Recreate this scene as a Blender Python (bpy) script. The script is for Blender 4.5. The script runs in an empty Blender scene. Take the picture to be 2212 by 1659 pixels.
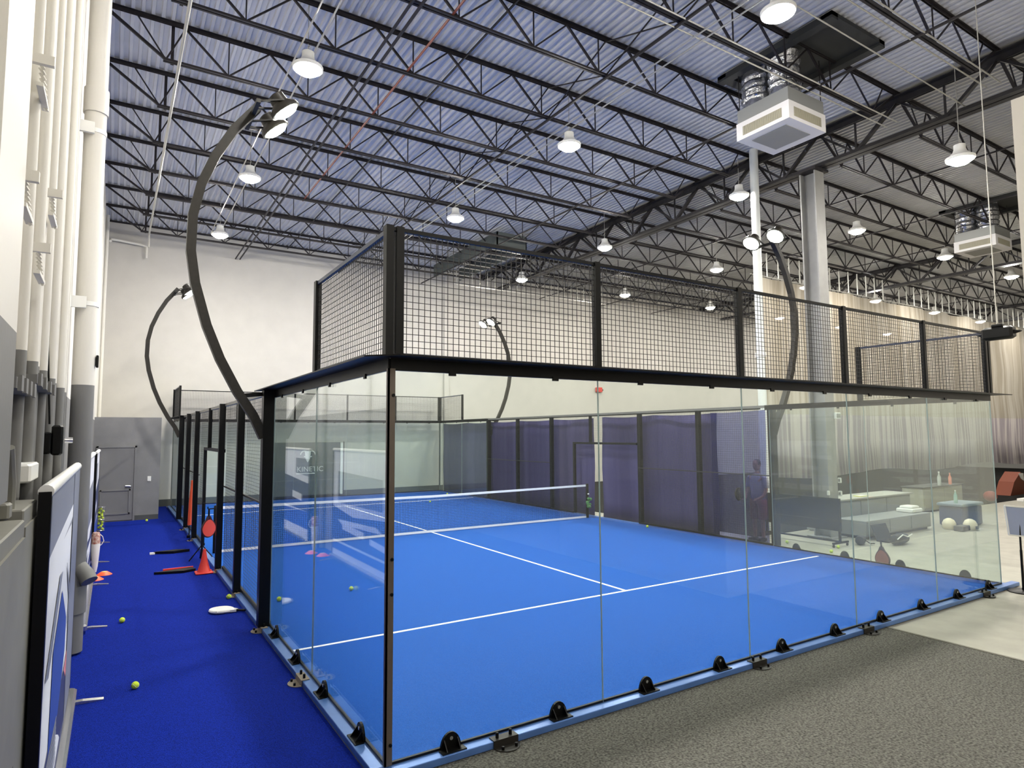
import bpy, math, random
from mathutils import Vector, Matrix
R = random.Random(7)
SC = bpy.context.scene
COL = SC.collection

# ------------------------------------------------------------------ camera, world, exposure
yaw, pit, rol, FPX = .5603, .0788, -.0056, 1369.19
fw = Vector((math.sin(yaw)*math.cos(pit), math.cos(yaw)*math.cos(pit), math.sin(pit)))
rt = Vector((math.cos(yaw), -math.sin(yaw), 0)); up = rt.cross(fw)
r2 = rt*math.cos(rol)+up*math.sin(rol); u2 = -rt*math.sin(rol)+up*math.cos(rol)
cd = bpy.data.cameras.new('camera'); cam = bpy.data.objects.new('camera', cd); COL.objects.link(cam)
cd.sensor_width = 36; cd.lens = FPX/2212*36; cd.clip_end = 300
M4 = Matrix((r2, u2, -fw)).transposed().to_4x4(); M4.translation = Vector((-1.7335, -4.4778, 2.4069))
cam.matrix_world = M4
SC.camera = cam
w = bpy.data.worlds.new('world'); SC.world = w; w.use_nodes = True
w.node_tree.nodes['Background'].inputs[0].default_value = (.8, .85, 1, 1)
w.node_tree.nodes['Background'].inputs[1].default_value = .3
SC.view_settings.view_transform = 'Standard'; SC.view_settings.look = 'None'
SC.view_settings.exposure = 1.35; SC.view_settings.gamma = 1
SC.view_settings.use_curve_mapping = False
cy = SC.cycles
cy.max_bounces = 7; cy.diffuse_bounces = 4; cy.glossy_bounces = 3; cy.transmission_bounces = 4
cy.use_adaptive_sampling = True; cy.adaptive_threshold = .025
cy.transparent_max_bounces = 32; cy.sample_clamp_indirect = 4; cy.caustics_reflective = False
cy.caustics_refractive = False; cy.use_denoising = True
BAY_W, FLOOD_W = 245, 70      # emission strengths of the high bay discs and the court floods

# ------------------------------------------------------------------ materials
def srgb(c):
    return tuple(((x/255)/12.92 if x/255 <= .04045 else ((x/255+.055)/1.055)**2.4) for x in c)
MATS = {}
def mat(name, c, rough=.6, metal=0, noise=0, scale=20, bump=0, bscale=None, spec=.5, c2=None):
    if name in MATS: return MATS[name]
    m = bpy.data.materials.new(name); m.use_nodes = True; nt = m.node_tree
    b = nt.nodes['Principled BSDF']; col = srgb(c)
    b.inputs['Base Color'].default_value = (*col, 1); b.inputs['Roughness'].default_value = rough
    b.inputs['Metallic'].default_value = metal; b.inputs['Specular IOR Level'].default_value = spec
    tc = nt.nodes.new('ShaderNodeTexCoord')
    if noise or c2:
        n = nt.nodes.new('ShaderNodeTexNoise'); n.inputs['Scale'].default_value = scale; n.inputs['Detail'].default_value = 4
        nt.links.new(tc.outputs['Object'], n.inputs['Vector'])
        r = nt.nodes.new('ShaderNodeValToRGB')
        r.color_ramp.elements[0].position = .32; r.color_ramp.elements[1].position = .68
        lo = srgb(c2) if c2 else tuple(x*(1-noise) for x in col); hi = col if c2 else tuple(min(1, x*(1+noise)) for x in col)
        r.color_ramp.elements[0].color = (*lo, 1); r.color_ramp.elements[1].color = (*hi, 1)
        nt.links.new(n.outputs['Fac'], r.inputs['Fac']); nt.links.new(r.outputs['Color'], b.inputs['Base Color'])
    if bump:
        n2 = nt.nodes.new('ShaderNodeTexNoise'); n2.inputs['Scale'].default_value = bscale or scale*2
        nt.links.new(tc.outputs['Object'], n2.inputs['Vector'])
        bp = nt.nodes.new('ShaderNodeBump'); bp.inputs['Strength'].default_value = bump; bp.inputs['Distance'].default_value = .02
        nt.links.new(n2.outputs['Fac'], bp.inputs['Height']); nt.links.new(bp.outputs['Normal'], b.inputs['Normal'])
    MATS[name] = m; return m
def emit(name, c, s):
    m = bpy.data.materials.new(name); m.use_nodes = True; nt = m.node_tree; nt.nodes.clear()
    e = nt.nodes.new('ShaderNodeEmission'); e.inputs[0].default_value = (*c, 1); e.inputs[1].default_value = s
    o = nt.nodes.new('ShaderNodeOutputMaterial'); nt.links.new(e.outputs[0], o.inputs[0]); return m
def glassmat(name, tint):
    m = bpy.data.materials.new(name); m.use_nodes = True; nt = m.node_tree; nt.nodes.clear()
    t = nt.nodes.new('ShaderNodeBsdfTransparent'); t.inputs[0].default_value = (*tint, 1)
    g = nt.nodes.new('ShaderNodeBsdfGlossy'); g.inputs['Roughness'].default_value = .0
    # Schlick reflectance of IOR 1.5 glass, the same from either face of the pane
    ge = nt.nodes.new('ShaderNodeNewGeometry'); dt_ = nt.nodes.new('ShaderNodeVectorMath'); dt_.operation = 'DOT_PRODUCT'
    nt.links.new(ge.outputs['Normal'], dt_.inputs[0]); nt.links.new(ge.outputs['Incoming'], dt_.inputs[1])
    def M_(op, a, b):
        q = nt.nodes.new('ShaderNodeMath'); q.operation = op
        for k, t_ in enumerate((a, b)):
            if isinstance(t_, (int, float)): q.inputs[k].default_value = t_
            elif t_ is not None: nt.links.new(t_, q.inputs[k])
        return q.outputs[0]
    ab = M_('ABSOLUTE', dt_.outputs['Value'], None)
    f_out = M_('ADD', M_('MULTIPLY', M_('POWER', M_('SUBTRACT', 1.0, ab), 5.0), .96), .04)
    # a little pale green diffuse is mixed into the clear pane
    d = nt.nodes.new('ShaderNodeBsdfDiffuse'); d.inputs[0].default_value = (.75, .85, .8, 1)
    mx0 = nt.nodes.new('ShaderNodeMixShader'); mx0.inputs[0].default_value = .02
    mx = nt.nodes.new('ShaderNodeMixShader'); o = nt.nodes.new('ShaderNodeOutputMaterial')
    nt.links.new(t.outputs[0], mx0.inputs[1]); nt.links.new(d.outputs[0], mx0.inputs[2])
    nt.links.new(f_out, mx.inputs[0]); nt.links.new(mx0.outputs[0], mx.inputs[1]); nt.links.new(g.outputs[0], mx.inputs[2])
    nt.links.new(mx.outputs[0], o.inputs[0]); return m
def twotone(name, lo, hi, z, rough=.7):
    # wall paint: a grey dado up to z, off-white above
    m = bpy.data.materials.new(name); m.use_nodes = True; nt = m.node_tree; b = nt.nodes['Principled BSDF']
    b.inputs['Roughness'].default_value = rough; b.inputs['Specular IOR Level'].default_value = .25
    tc = nt.nodes.new('ShaderNodeNewGeometry'); sx = nt.nodes.new('ShaderNodeSeparateXYZ'); mt = nt.nodes.new('ShaderNodeMath')
    mt.operation = 'GREATER_THAN'; mt.inputs[1].default_value = z
    mx = nt.nodes.new('ShaderNodeMix'); mx.data_type = 'RGBA'
    mx.inputs[6].default_value = (*srgb(lo), 1); mx.inputs[7].default_value = (*srgb(hi), 1)
    nt.links.new(tc.outputs['Position'], sx.inputs[0]); nt.links.new(sx.outputs[2], mt.inputs[0])
    nt.links.new(mt.outputs[0], mx.inputs[0]); nt.links.new(mx.outputs[2], b.inputs['Base Color'])
    n = nt.nodes.new('ShaderNodeTexNoise'); n.inputs['Scale'].default_value = 60
    bp = nt.nodes.new('ShaderNodeBump'); bp.inputs['Strength'].default_value = .15; bp.inputs['Distance'].default_value = .01
    nt.links.new(n.outputs['Fac'], bp.inputs['Height']); nt.links.new(bp.outputs['Normal'], b.inputs['Normal'])
    return m
def cloth(name, c, c2, transp, zt=None, czt=None, czt2=None, wscale=1.6, trans_l=.35, tint=None):
    # hanging cloth with vertical streaks painting fold shading into the colour; transp = how much shows through the weave
    m = bpy.data.materials.new(name); m.use_nodes = True; nt = m.node_tree; nt.nodes.clear()
    tc = nt.nodes.new('ShaderNodeNewGeometry'); mp = nt.nodes.new('ShaderNodeMapping')
    mp.inputs['Scale'].default_value = (wscale, wscale, .02)
    n = nt.nodes.new('ShaderNodeTexNoise'); n.inputs['Scale'].default_value = 1.5; n.inputs['Detail'].default_value = 3
    nt.links.new(tc.outputs['Position'], mp.inputs[0]); nt.links.new(mp.outputs[0], n.inputs['Vector'])
    r = nt.nodes.new('ShaderNodeValToRGB'); r.color_ramp.elements[0].position = .4; r.color_ramp.elements[1].position = .6
    r.color_ramp.elements[0].color = (*srgb(c2), 1); r.color_ramp.elements[1].color = (*srgb(c), 1)
    nt.links.new(n.outputs['Fac'], r.inputs['Fac']); out = r.outputs['Color']
    if zt is not None:
        r3 = nt.nodes.new('ShaderNodeValToRGB'); r3.color_ramp.elements[0].position = .45; r3.color_ramp.elements[1].position = .55
        r3.color_ramp.elements[0].color = (*srgb(czt2), 1); r3.color_ramp.elements[1].color = (*srgb(czt), 1)
        nt.links.new(n.outputs['Fac'], r3.inputs['Fac'])
        sx = nt.nodes.new('ShaderNodeSeparateXYZ'); mt = nt.nodes.new('ShaderNodeMath'); mt.operation = 'GREATER_THAN'; mt.inputs[1].default_value = zt
        mx = nt.nodes.new('ShaderNodeMix'); mx.data_type = 'RGBA'
        nt.links.new(tc.outputs['Position'], sx.inputs[0]); nt.links.new(sx.outputs[2], mt.inputs[0]); nt.links.new(mt.outputs[0], mx.inputs[0])
        nt.links.new(r3.outputs['Color'], mx.inputs[6]); nt.links.new(out, mx.inputs[7]); out = mx.outputs[2]
    d = nt.nodes.new('ShaderNodeBsdfDiffuse'); tl = nt.nodes.new('ShaderNodeBsdfTranslucent'); tr = nt.nodes.new('ShaderNodeBsdfTransparent')
    if tint: tr.inputs[0].default_value = (*tint, 1)
    nt.links.new(out, d.inputs[0]); nt.links.new(out, tl.inputs[0])
    a = nt.nodes.new('ShaderNodeMixShader'); a.inputs[0].default_value = trans_l
    nt.links.new(d.outputs[0], a.inputs[1]); nt.links.new(tl.outputs[0], a.inputs[2])
    b = nt.nodes.new('ShaderNodeMixShader'); b.inputs[0].default_value = transp
    nt.links.new(a.outputs[0], b.inputs[1]); nt.links.new(tr.outputs[0], b.inputs[2])
    o = nt.nodes.new('ShaderNodeOutputMaterial'); nt.links.new(b.outputs[0], o.inputs[0]); return m

BLACK = mat('black_powder_coat', (7, 7, 7), .4, 0, .2, 30, 0, None, .22)
BRONZE = mat('dark_bronze_paint', (34, 31, 26), .5, 0, .15, 20, 0, None, .3)
STEEL = mat('dark_joist_steel', (36, 32, 35), .55, .3, .3, 8)
STEEL_L = mat('grey_girder_steel', (46, 44, 46), .5, .4, .3, 6)
DECK = mat('galvanised_deck', (202, 203, 208), .5, .1, .03, 3)  # cool tint paints in blue light bounced up from the turf
DECK2 = mat('galvanised_deck_no_bounce', (180, 179, 176), .5, .1, .03, 3)  # same deck, greyer, without the court's bounce light painted into its colour
WALLP = twotone('wall_paint_dado', (132, 131, 128), (220, 217, 209), 2.86)
WALLF = mat('wall_paint_offwhite', (193, 190, 183), .7, 0, .03, 2, .1, 40, .25)
GREYP = mat('grey_paint', (128, 128, 129), .65, 0, .06, 3, .08, 40, .3)
GREYD = mat('grey_paint_door', (122, 122, 123), .5, 0, .04, 4)
BASEG = mat('dark_baseboard', (74, 76, 76), .6)
CONC = mat('pale_concrete', (150, 147, 135), .55, 0, .1, 3, .05, 60)
CARPET = mat('grey_brown_carpet', (122, 121, 114), .95, 0, 0, 55, .9, 90, .1, (66, 65, 61))
TURFL = mat('deep_blue_turf', (12, 36, 136), .95, 0, .35, 90, .7, 160, .08)
TURFC = mat('bright_blue_turf', (36, 90, 176), .95, 0, .2, 110, .6, 160, .08)
LINE = mat('white_line_yarn', (240, 243, 250), .9)
RUBBER = mat('black_rubber_floor', (12, 12, 11), .9, 0, .3, 60, 0, None, .1)
FRAME = mat('pale_blue_frame', (92, 130, 196), .28, .35, .08, 4)
GLASS = glassmat('clear_court_glass', (.94, .975, .958))
SEAL = mat('pale_glass_edge', (150, 168, 166), .3)
WHITE = mat('white_enamel', (232, 232, 228), .4)
WIRE = mat('black_wire', (38, 36, 34), .5)
PIPEW = twotone('pipe_paint', (120, 120, 118), (218, 215, 206), 2.85, .5)
DOWNW = twotone('downpipe_paint', (116, 116, 115), (216, 213, 205), 2.99, .5)
CHROME = mat('brushed_chrome', (200, 200, 200), .25, .9)
GALV = mat('galvanised_conduit', (186, 184, 176), .35, .5)
RED = mat('red_sprinkler_paint', (120, 62, 46), .5)
LAMP = emit('high_bay_light', (1, .955, .88), BAY_W)
FLOOD = emit('court_flood_light', (.96, 1, .88), FLOOD_W)
BALL = mat('ball_felt', (190, 214, 60), .95, 0, .1, 60)
ORANGE = mat('orange_plastic', (240, 92, 44), .45)
REDP = mat('red_plastic', (222, 56, 44), .45)

# ------------------------------------------------------------------ mesh helpers
class MB:
    def __init__(s): s.v = []; s.f = []
    def add(s, v, f):
        o = len(s.v); s.v += [tuple(p) for p in v]; s.f += [tuple(i+o for i in q) for q in f]; return s
    def box(s, x0, x1, y0, y1, z0, z1):
        return s.add([(x0,y0,z0),(x1,y0,z0),(x1,y1,z0),(x0,y1,z0),(x0,y0,z1),(x1,y0,z1),(x1,y1,z1),(x0,y1,z1)],
                     [(0,3,2,1),(4,5,6,7),(0,1,5,4),(1,2,6,5),(2,3,7,6),(3,0,4,7)])
    def bev(s, x0, x1, y0, y1, z0, z1, b=.01):
        # box with chamfered vertical and top edges
        def ring(i, z): return [(x0+i+b,y0+i,z),(x1-i-b,y0+i,z),(x1-i,y0+i+b,z),(x1-i,y1-i-b,z),(x1-i-b,y1-i,z),(x0+i+b,y1-i,z),(x0+i,y1-i-b,z),(x0+i,y0+i+b,z)]
        v = ring(b, z0)+ring(0, z0+b)+ring(0, z1-b)+ring(b, z1); f = [tuple(reversed(range(8))), tuple(range(24, 32))]
        for k in range(3):
            for i in range(8): j = (i+1) % 8; f.append((k*8+i, k*8+j, k*8+8+j, k*8+8+i))
        return s.add(v, f)
    def bar(s, p, q, a, b=None, upv=(0,0,1)):
        p = Vector(p); q = Vector(q); b = b or a; d = (q-p).normalized(); u = Vector(upv)
        if abs(d.dot(u)) > .95: u = Vector((0,1,0))
        sd = d.cross(u).normalized(); u = sd.cross(d)
        v = []
        for e in (p, q):
            for i, j in ((-1,-1),(1,-1),(1,1),(-1,1)): v.append(e+sd*(a/2*i)+u*(b/2*j))
        return s.add(v, [(0,3,2,1),(4,5,6,7),(0,1,5,4),(1,2,6,5),(2,3,7,6),(3,0,4,7)])
    def tube(s, path, r, n=8, flat=1):
        path = [Vector(p) for p in path]; rr = r if isinstance(r, (list, tuple)) else [r]*len(path)
        v = []; f = []; m = len(path); prev = None
        for i, p in enumerate(path):
            d = (path[min(i+1, m-1)]-path[max(i-1, 0)]).normalized()
            if prev is None:
                a = Vector((0,0,1)) if abs(d.z) < .9 else Vector((0,1,0))
                u = (a-d*a.dot(d)).normalized()
            else: u = (prev-d*prev.dot(d)).normalized()
            prev = u; sd = d.cross(u)
            for k in range(n):
                t = 2*math.pi*(k+.5)/n; v.append(p+u*(math.cos(t)*rr[i])+sd*(math.sin(t)*rr[i]*flat))
        for i in range(m-1):
            for k in range(n): j = (k+1) % n; f.append((i*n+k, i*n+j, i*n+n+j, i*n+n+k))
        f.append(tuple(reversed(range(n)))); f.append(tuple(range((m-1)*n, m*n)))
        return s.add(v, f)
    def lathe(s, prof, c=(0,0,0), n=20, ax=None):
        v = []; f = []; c = Vector(c)
        if ax is None: X, Y, Z = Vector((1,0,0)), Vector((0,1,0)), Vector((0,0,1))
        else:
            Z = Vector(ax).normalized(); a = Vector((0,0,1)) if abs(Z.z) < .9 else Vector((1,0,0))
            X = a.cross(Z).normalized(); Y = Z.cross(X)
        for r, z in prof:
            for k in range(n): t = 2*math.pi*k/n; v.append(c+X*(r*math.cos(t))+Y*(r*math.sin(t))+Z*z)
        for i in range(len(prof)-1):
            for k in range(n): j = (k+1) % n; f.append((i*n+k, i*n+j, i*n+n+j, i*n+n+k))
        f.append(tuple(reversed(range(n)))); f.append(tuple(range((len(prof)-1)*n, len(prof)*n)))
        return s.add(v, f)
    def sphere(s, c, r, n=14, sz=1):
        return s.lathe([(max(.0005, r*math.sin(math.pi*i/9)), -r*sz*math.cos(math.pi*i/9)) for i in range(10)], c, n)
    def prism(s, pts, d):
        # closed outline pts (3-D, planar) pushed along d
        n = len(pts); d = Vector(d); pts = [Vector(p) for p in pts]
        return s.add(pts+[p+d for p in pts], [tuple(reversed(range(n))), tuple(range(n, 2*n))]+[(i, (i+1) % n, n+(i+1) % n, n+i) for i in range(n)])
    def build(s, name, m, parent=None, smooth=False):
        off = Vector((0,0,0)); q = parent
        while q is not None: off += q.location; q = q.parent
        me = bpy.data.meshes.new(name); me.from_pydata([tuple(Vector(p)-off) for p in s.v], [], s.f)
        me.validate(); me.update()
        import bmesh
        bm = bmesh.new(); bm.from_mesh(me); bmesh.ops.recalc_face_normals(bm, faces=bm.faces); bm.to_mesh(me); bm.free()
        for mm in (m if isinstance(m, (list, tuple)) else [m]): me.materials.append(mm)
        if smooth:
            for p in me.polygons: p.use_smooth = True
            me.set_sharp_from_angle(angle=math.radians(42))
        o = bpy.data.objects.new(name, me); COL.objects.link(o)
        if parent is not None: o.parent = parent
        return o
def tag(o, label, cat, group=None, kind=None):
    o['label'] = label; o['category'] = cat
    if group: o['group'] = group
    if kind: o['kind'] = kind
    return o
def thing(name, label, cat, loc=(0,0,0), group=None):
    o = bpy.data.objects.new(name, None); COL.objects.link(o); o.location = loc; o.empty_display_size = .1
    return tag(o, label, cat, group)
def struct(mb, name, m, smooth=False):
    o = mb.build(name, m, None, smooth); o['kind'] = 'structure'; return o
def dup(root, loc, label, rotz=None):
    r = root.copy(); COL.objects.link(r); r.location = loc; r['label'] = label
    if rotz is not None: r.rotation_euler = (0, 0, rotz)
    def rec(a, b):
        for ch in list(a.children):
            c = ch.copy(); COL.objects.link(c); c.parent = b; rec(ch, c)
    rec(root, r); return r
def text_mesh(s, size, ext=.002):
    cu = bpy.data.curves.new('t', 'FONT'); cu.body = s; cu.size = size; cu.extrude = ext; cu.align_x = 'CENTER'
    o = bpy.data.objects.new('t', cu); COL.objects.link(o); bpy.context.view_layer.update()
    me = o.evaluated_get(bpy.context.evaluated_depsgraph_get()).to_mesh()
    v = [tuple(p.co) for p in me.vertices]; f = [tuple(p.vertices) for p in me.polygons]
    bpy.data.objects.remove(o); return v, f
NTH = ['first', 'second', 'third', 'fourth', 'fifth', 'sixth', 'seventh', 'eighth', 'ninth', 'tenth', 'eleventh', 'twelfth', 'thirteenth', 'fourteenth', 'fifteenth', 'sixteenth', 'seventeenth', 'eighteenth']

# ------------------------------------------------------------------ setting
XW, YF, XR, YB, ZD = -2.2, 20.5, 48, -10, 9.70
struct(MB().box(XW-.3, XR, YB, YF+.3, -.3, -.006), 'floor', CONC)
struct(MB().box(XW-.3, XW, YB, YF+.3, -.3, 10.3), 'wall_left', WALLP)
struct(MB().box(XW, XR, YF, YF+.3, -.3, 10.3), 'wall_far', WALLF)
struct(MB().box(XW, XR, YB-.3, YB, -.3, 10.3), 'wall_back', WALLP)
struct(MB().box(XR, XR+.3, YB, YF, -.3, 10.3), 'wall_right', WALLP)
struct(MB().box(5.96, 22, -6, -1.9, 0, 5.8), 'wall_partition', mat('office_paint', (214, 208, 196), .7, 0, .02, 2))
struct(MB().box(-.5, 10.38, 20.47, 20.5, 0, .24), 'baseboard_far', BASEG)
# joint line with a shallow pilaster where the far wall panels meet
struct(MB().box(10.4, 10.62, 20.4, 20.5, 0, 10), 'trim_1', WALLF)
def deck(x0, x1, name, m):
    mb = MB(); P = .152; n = int((x1-x0)/P); xs = []
    for i in range(n):
        a = x0+i*P; xs += [(a, ZD), (a+.048, ZD), (a+.063, ZD+.04), (a+.137, ZD+.04)]
    xs.append((x1, ZD)); v = []; f = []
    for x, z in xs: v += [(x, YB, z), (x, YF+.1, z)]
    for i in range(len(xs)-1): f.append((2*i, 2*i+2, 2*i+3, 2*i+1))
    mb.add(v, f); mb.box(x0, x1, YB, YF+.1, ZD+.06, ZD+.1)
    struct(mb, name, m)
deck(XW, 12.3, 'ceiling', DECK); deck(12.3, XR, 'ceiling', DECK2)
# vestibule with door in the far left corner
VX, VY, VZ = -.54, 16.9, 2.95
struct(MB().box(XW, VX, VY, YF, 0, VZ), 'wall_vestibule', GREYP)
dr = struct(MB().box(-2.06, -1.2, VY-.03, VY, .03, 2.07), 'door_1', GREYD)
tmb = MB(); tmb.box(-2.12, -2.07, VY-.05, VY, 0, 2.13); tmb.box(-1.19, -1.14, VY-.05, VY, 0, 2.13); tmb.box(-2.12, -1.14, VY-.05, VY, 2.08, 2.13)
tmb.build('door_frame', GREYP, dr)
gp = MB(); gp.box(-2.07, -2.062, VY-.034, VY-.001, .03, 2.078); gp.box(-1.198, -1.19, VY-.034, VY-.001, .03, 2.078); gp.box(-2.07, -1.19, VY-.034, VY-.001, 2.07, 2.08); gp.build('door_gap', BASEG, dr)
g = MB()
for a in ((-2.0, -1.96), (-1.3, -1.26)): g.box(*a, VY-.055, VY-.03, .2, .9)
for a in ((.2, .24), (.86, .9)): g.box(-2.0, -1.26, VY-.055, VY-.03, *a)
g.build('lower_panel', GREYD, dr)
MB().tube([(-1.27, VY-.03, .98), (-1.27, VY-.08, .98), (-1.4, VY-.085, .99)], .024).build('door_handle', CHROME, dr, True)
struct(MB().box(-1.13, VX, VY-.02, VY, 0, .14), 'baseboard_vestibule', BASEG)
sw = MB().bev(-.85, -.76, VY-.018, VY-.001, 1.1, 1.24, .004).build('light_switch', WHITE)
tag(sw, 'small white switch plate on the grey wall beside the door', 'light switch')
MB().box(-.812, -.798, VY-.025, VY-.018, 1.15, 1.19).build('toggle', WHITE, sw)

# floor coverings
tag(MB().prism([(XW+.01, YB+.1, -.006), (-.115, YB+.1, -.006), (-.115, YF-.03, -.006), (VX+.01, YF-.03, -.006), (VX+.01, VY-.03, -.006), (XW+.01, VY-.03, -.006)], (0, 0, .01)).build('turf_runner', TURFL), 'deep blue artificial turf strip along the left wall', 'artificial turf')
tag(MB().prism([(-.11, YB+.1, -.006), (5.95, YB+.1, -.006), (5.95, -1.88, -.006), (6.42, -1.88, -.006), (6.42, -.115, -.006), (-.11, -.115, -.006)], (0, 0, .009)).build('carpet', CARPET), 'speckled grey-brown carpet in front of the court', 'carpet')
tag(MB().box(6.42, 6.46, -1.88, -.115, -.006, .008).build('carpet_edge_strip', mat('edge_strip', (82, 78, 64), .5)), 'thin dark edging strip between carpet and pale floor', 'edge strip')
tag(MB().box(11.0, XR-.05, 5.2, YF-.02, -.006, .006).build('rubber_flooring', RUBBER), 'dark rubber flooring of the area beyond the court', 'flooring')
ct = tag(MB().box(.0, 10, .0, 20, -.006, .006).build('court_turf', TURFC), 'bright blue padel court turf with white lines inside the glass', 'court turf')
ct_l = [('service_line', (.03, 9.97, 2.98, 3.03)), ('service_line', (.03, 9.97, 16.97, 17.03)), ('centre_line', (4.975, 5.025, 3.03, 16.97))]
for n_, (a, b, c, d) in ct_l: MB().box(a, b, c, d, .006, .009).build(n_, LINE, ct)

# ------------------------------------------------------------------ roof structure
def joist_proto():
    t = thing('roof_joist', '', 'roof truss', (XW, 0, 9), 'open web roof joists')
    X0, X1 = XW, 12.3; ZT, ZB = 9.64, 8.96
    m = MB()
    for s in (-1, 1): m.box(X0, X1, s*.012 if s > 0 else -.055, .055 if s > 0 else -.012, ZT+.045, ZT+.055); m.box(X0, X1, .012 if s > 0 else -.02, .02 if s > 0 else -.012, ZT-.01, ZT+.05)
    m.build('top_chord', STEEL, t)
    m = MB()
    for s in (-1, 1): m.box(X0+.96, X1-.96, .012 if s > 0 else -.05, .05 if s > 0 else -.012, ZB-.01, ZB); m.box(X0+.96, X1-.96, .012 if s > 0 else -.02, .02 if s > 0 else -.012, ZB, ZB+.045)
    m.build('bottom_chord', STEEL, t)
    m = MB(); zt = ZT; zb = ZB+.02
    m.bar((X0+.05, 0, zt), (X0+1.0, 0, zb), .045); m.bar((X0+.55, 0, zt), (X0+1.0, 0, zb), .022)
    m.bar((X1-.05, 0, zt), (X1-1.0, 0, zb), .045); m.bar((X1-.55, 0, zt), (X1-1.0, 0, zb), .022)
    n0 = -.19; k = 0
    m.bar((-.905, 0, zt), (X0+1.0, 0, zb), .025); m.bar((10.535, 0, zt), (X1-1.0, 0, zb), .025)
    nodes = [n0+1.43*i for i in range(8)]
    for i, x in enumerate(nodes):
        m.bar((x-.715, 0, zt), (x, 0, zb), .034); m.bar((x+.715, 0, zt), (x, 0, zb), .026); m.bar((x, 0, zt), (x, 0, zb), .02)
    m.build('web', STEEL, t)
    return t
J0 = joist_proto()
bays = [('over the court', 0), ('in the middle roof bay', 14.5), ('in the far right roof bay', 29.0)]
first = True
for bn, dx in bays:
    for k in range(15):
        y = 18.7-1.83*k
        if dx > 20 and y > 18: pass
        lb = f'dark open-web roof joist {bn}, {NTH[k]} from far wall'
        if first: J0.location = (XW, y, 9); J0['label'] = lb; first = False
        else: dup(J0, (XW+dx, y, 9), lb)
def girder(x, lb):
    t = thing('joist_girder', lb, 'roof truss', (x, 20.5, 9), 'heavy roof girders')
    zt, zb = 9.5, 8.68; y0, y1 = YB+.1, YF-.02
    m = MB()
    for s in (-1, 1): m.box(x+s*.09-.07, x+s*.09+.07, y0, y1, zt+.05, zt+.07); m.box(x+s*.03-.01, x+s*.03+.01, y0, y1, zt-.08, zt+.06)
    m.build('top_chord', STEEL_L, t)
    m = MB()
    for s in (-1, 1): m.box(x+s*.09-.07, x+s*.09+.07, y0, y1-1.5, zb-.01, zb+.01); m.box(x+s*.03-.01, x+s*.03+.01, y0, y1-1.5, zb, zb+.12)
    m.build('bottom_chord', STEEL_L, t)
    m = MB(); k = 0; y = 18.7
    while y > y0+2.5:
        m.bar((x, y, zt), (x, y-.915, zb+.05), .07, .05); m.bar((x, y-1.83, zt), (x, y-.915, zb+.05), .1, .06)
        m.bar((x, y-.915, zt), (x, y-.915, zb+.05), .035); m.bar((x-.5, y, 9.0), (x, y, zt-.05), .04)
        y -= 1.83
    m.build('web', STEEL_L, t)
girder(12.3, 'heavy dark roof girder crossing above the grey steel column')
girder(26.8, 'heavy dark roof girder farther right beyond the beige curtain')
girder(41.3, 'heavy dark roof girder at the far right end of the hall')
# bridging lines between joists
def bridging(x, z, lb, r=.016, x2=None):
    m = MB(); m.bar((x, YB+.2, z), (x, YF-.05, z), r*2)
    if x2: m.bar((x2, YB+.2, z), (x2, YF-.05, z), r*2)
    tag(m.build('bridging_bar', STEEL), lb, 'bracing', 'bridging bars between the roof joists')
bridging(1.85, 8.93, 'pair of thin bridging bars under the roof joists, nearest the left wall', .018, 2.0)
bridging(5.7, 8.93, 'single bridging bar under the roof joists above the middle of the court', .02)
bridging(9.3, 8.93, 'single bridging bar under the roof joists near the first girder', .018)
bridging(3.7, 9.6, 'high bridging bar under the deck above the left of the court', .014)
for i, x in enumerate((15.5, 19.2, 22.9, 30.5, 34.2, 37.9)):
    bridging(x, 8.93, f'thin bridging bar right of the first roof girder, {NTH[i]} from it', .016)
# cross bracing between joists on one line over the court
m = MB()
for k in range(14):
    y = 18.7-1.83*k
    m.bar((5.7, y, 9.62), (5.7, y-1.83, 8.98), .02); m.bar((5.7, y, 8.98), (5.7, y-1.83, 9.62), .02)
tag(m.build('cross_bracing', STEEL), 'row of X cross braces between roof joists above the court centre', 'bracing')
# pipes
def pipe(path, r, mt, name, lb, cat='pipe', grp=None, n=8):
    return tag(MB().tube(path, r, n).build(name, mt, None, True), lb, cat, grp)
pipe([(-1.0, YB+.2, 8.88), (-1.0, 18.6, 8.88), (-1.0, 18.6, 8.45)], .028, GALV, 'sprinkler_pipe', 'pale sprinkler main along the joist ends beside the left wall')
for k in range(15):
    y = 18.7-1.83*k
    tag(MB().bar((-1.1, y+.06, 9.66), (-1.1, y+.06, 8.95), .05).build('bridging_angle', STEEL), f'short upright steel angle at a joist end near left wall, {NTH[k]} from far wall', 'bracing', 'upright angles at the joist ends')
pipe([(2.55, YB+.2, 9.0), (2.55, 13.4, 9.0)], .02, RED, 'sprinkler_pipe', 'rust red sprinkler pipe running under the roof deck', 'pipe')
for i, (x, s) in enumerate(((.68, 'left'), (.92, 'right'))):
    pipe([(x, YB+.2, 8.9), (x, 17.6, 8.9)], .014, GALV, 'conduit', f'thin pale conduit above the left row of lamps, {s} one of the pair', 'conduit', 'lamp row conduits')
for i, (x, s) in enumerate(((6.12, 'left'), (6.3, 'right'))):
    pipe([(x, YB+.2, 8.9), (x, 17.6, 8.9)], .014, GALV, 'conduit', f'thin pale conduit above the second row of lamps, {s} one of the pair', 'conduit', 'lamp row conduits')
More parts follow.
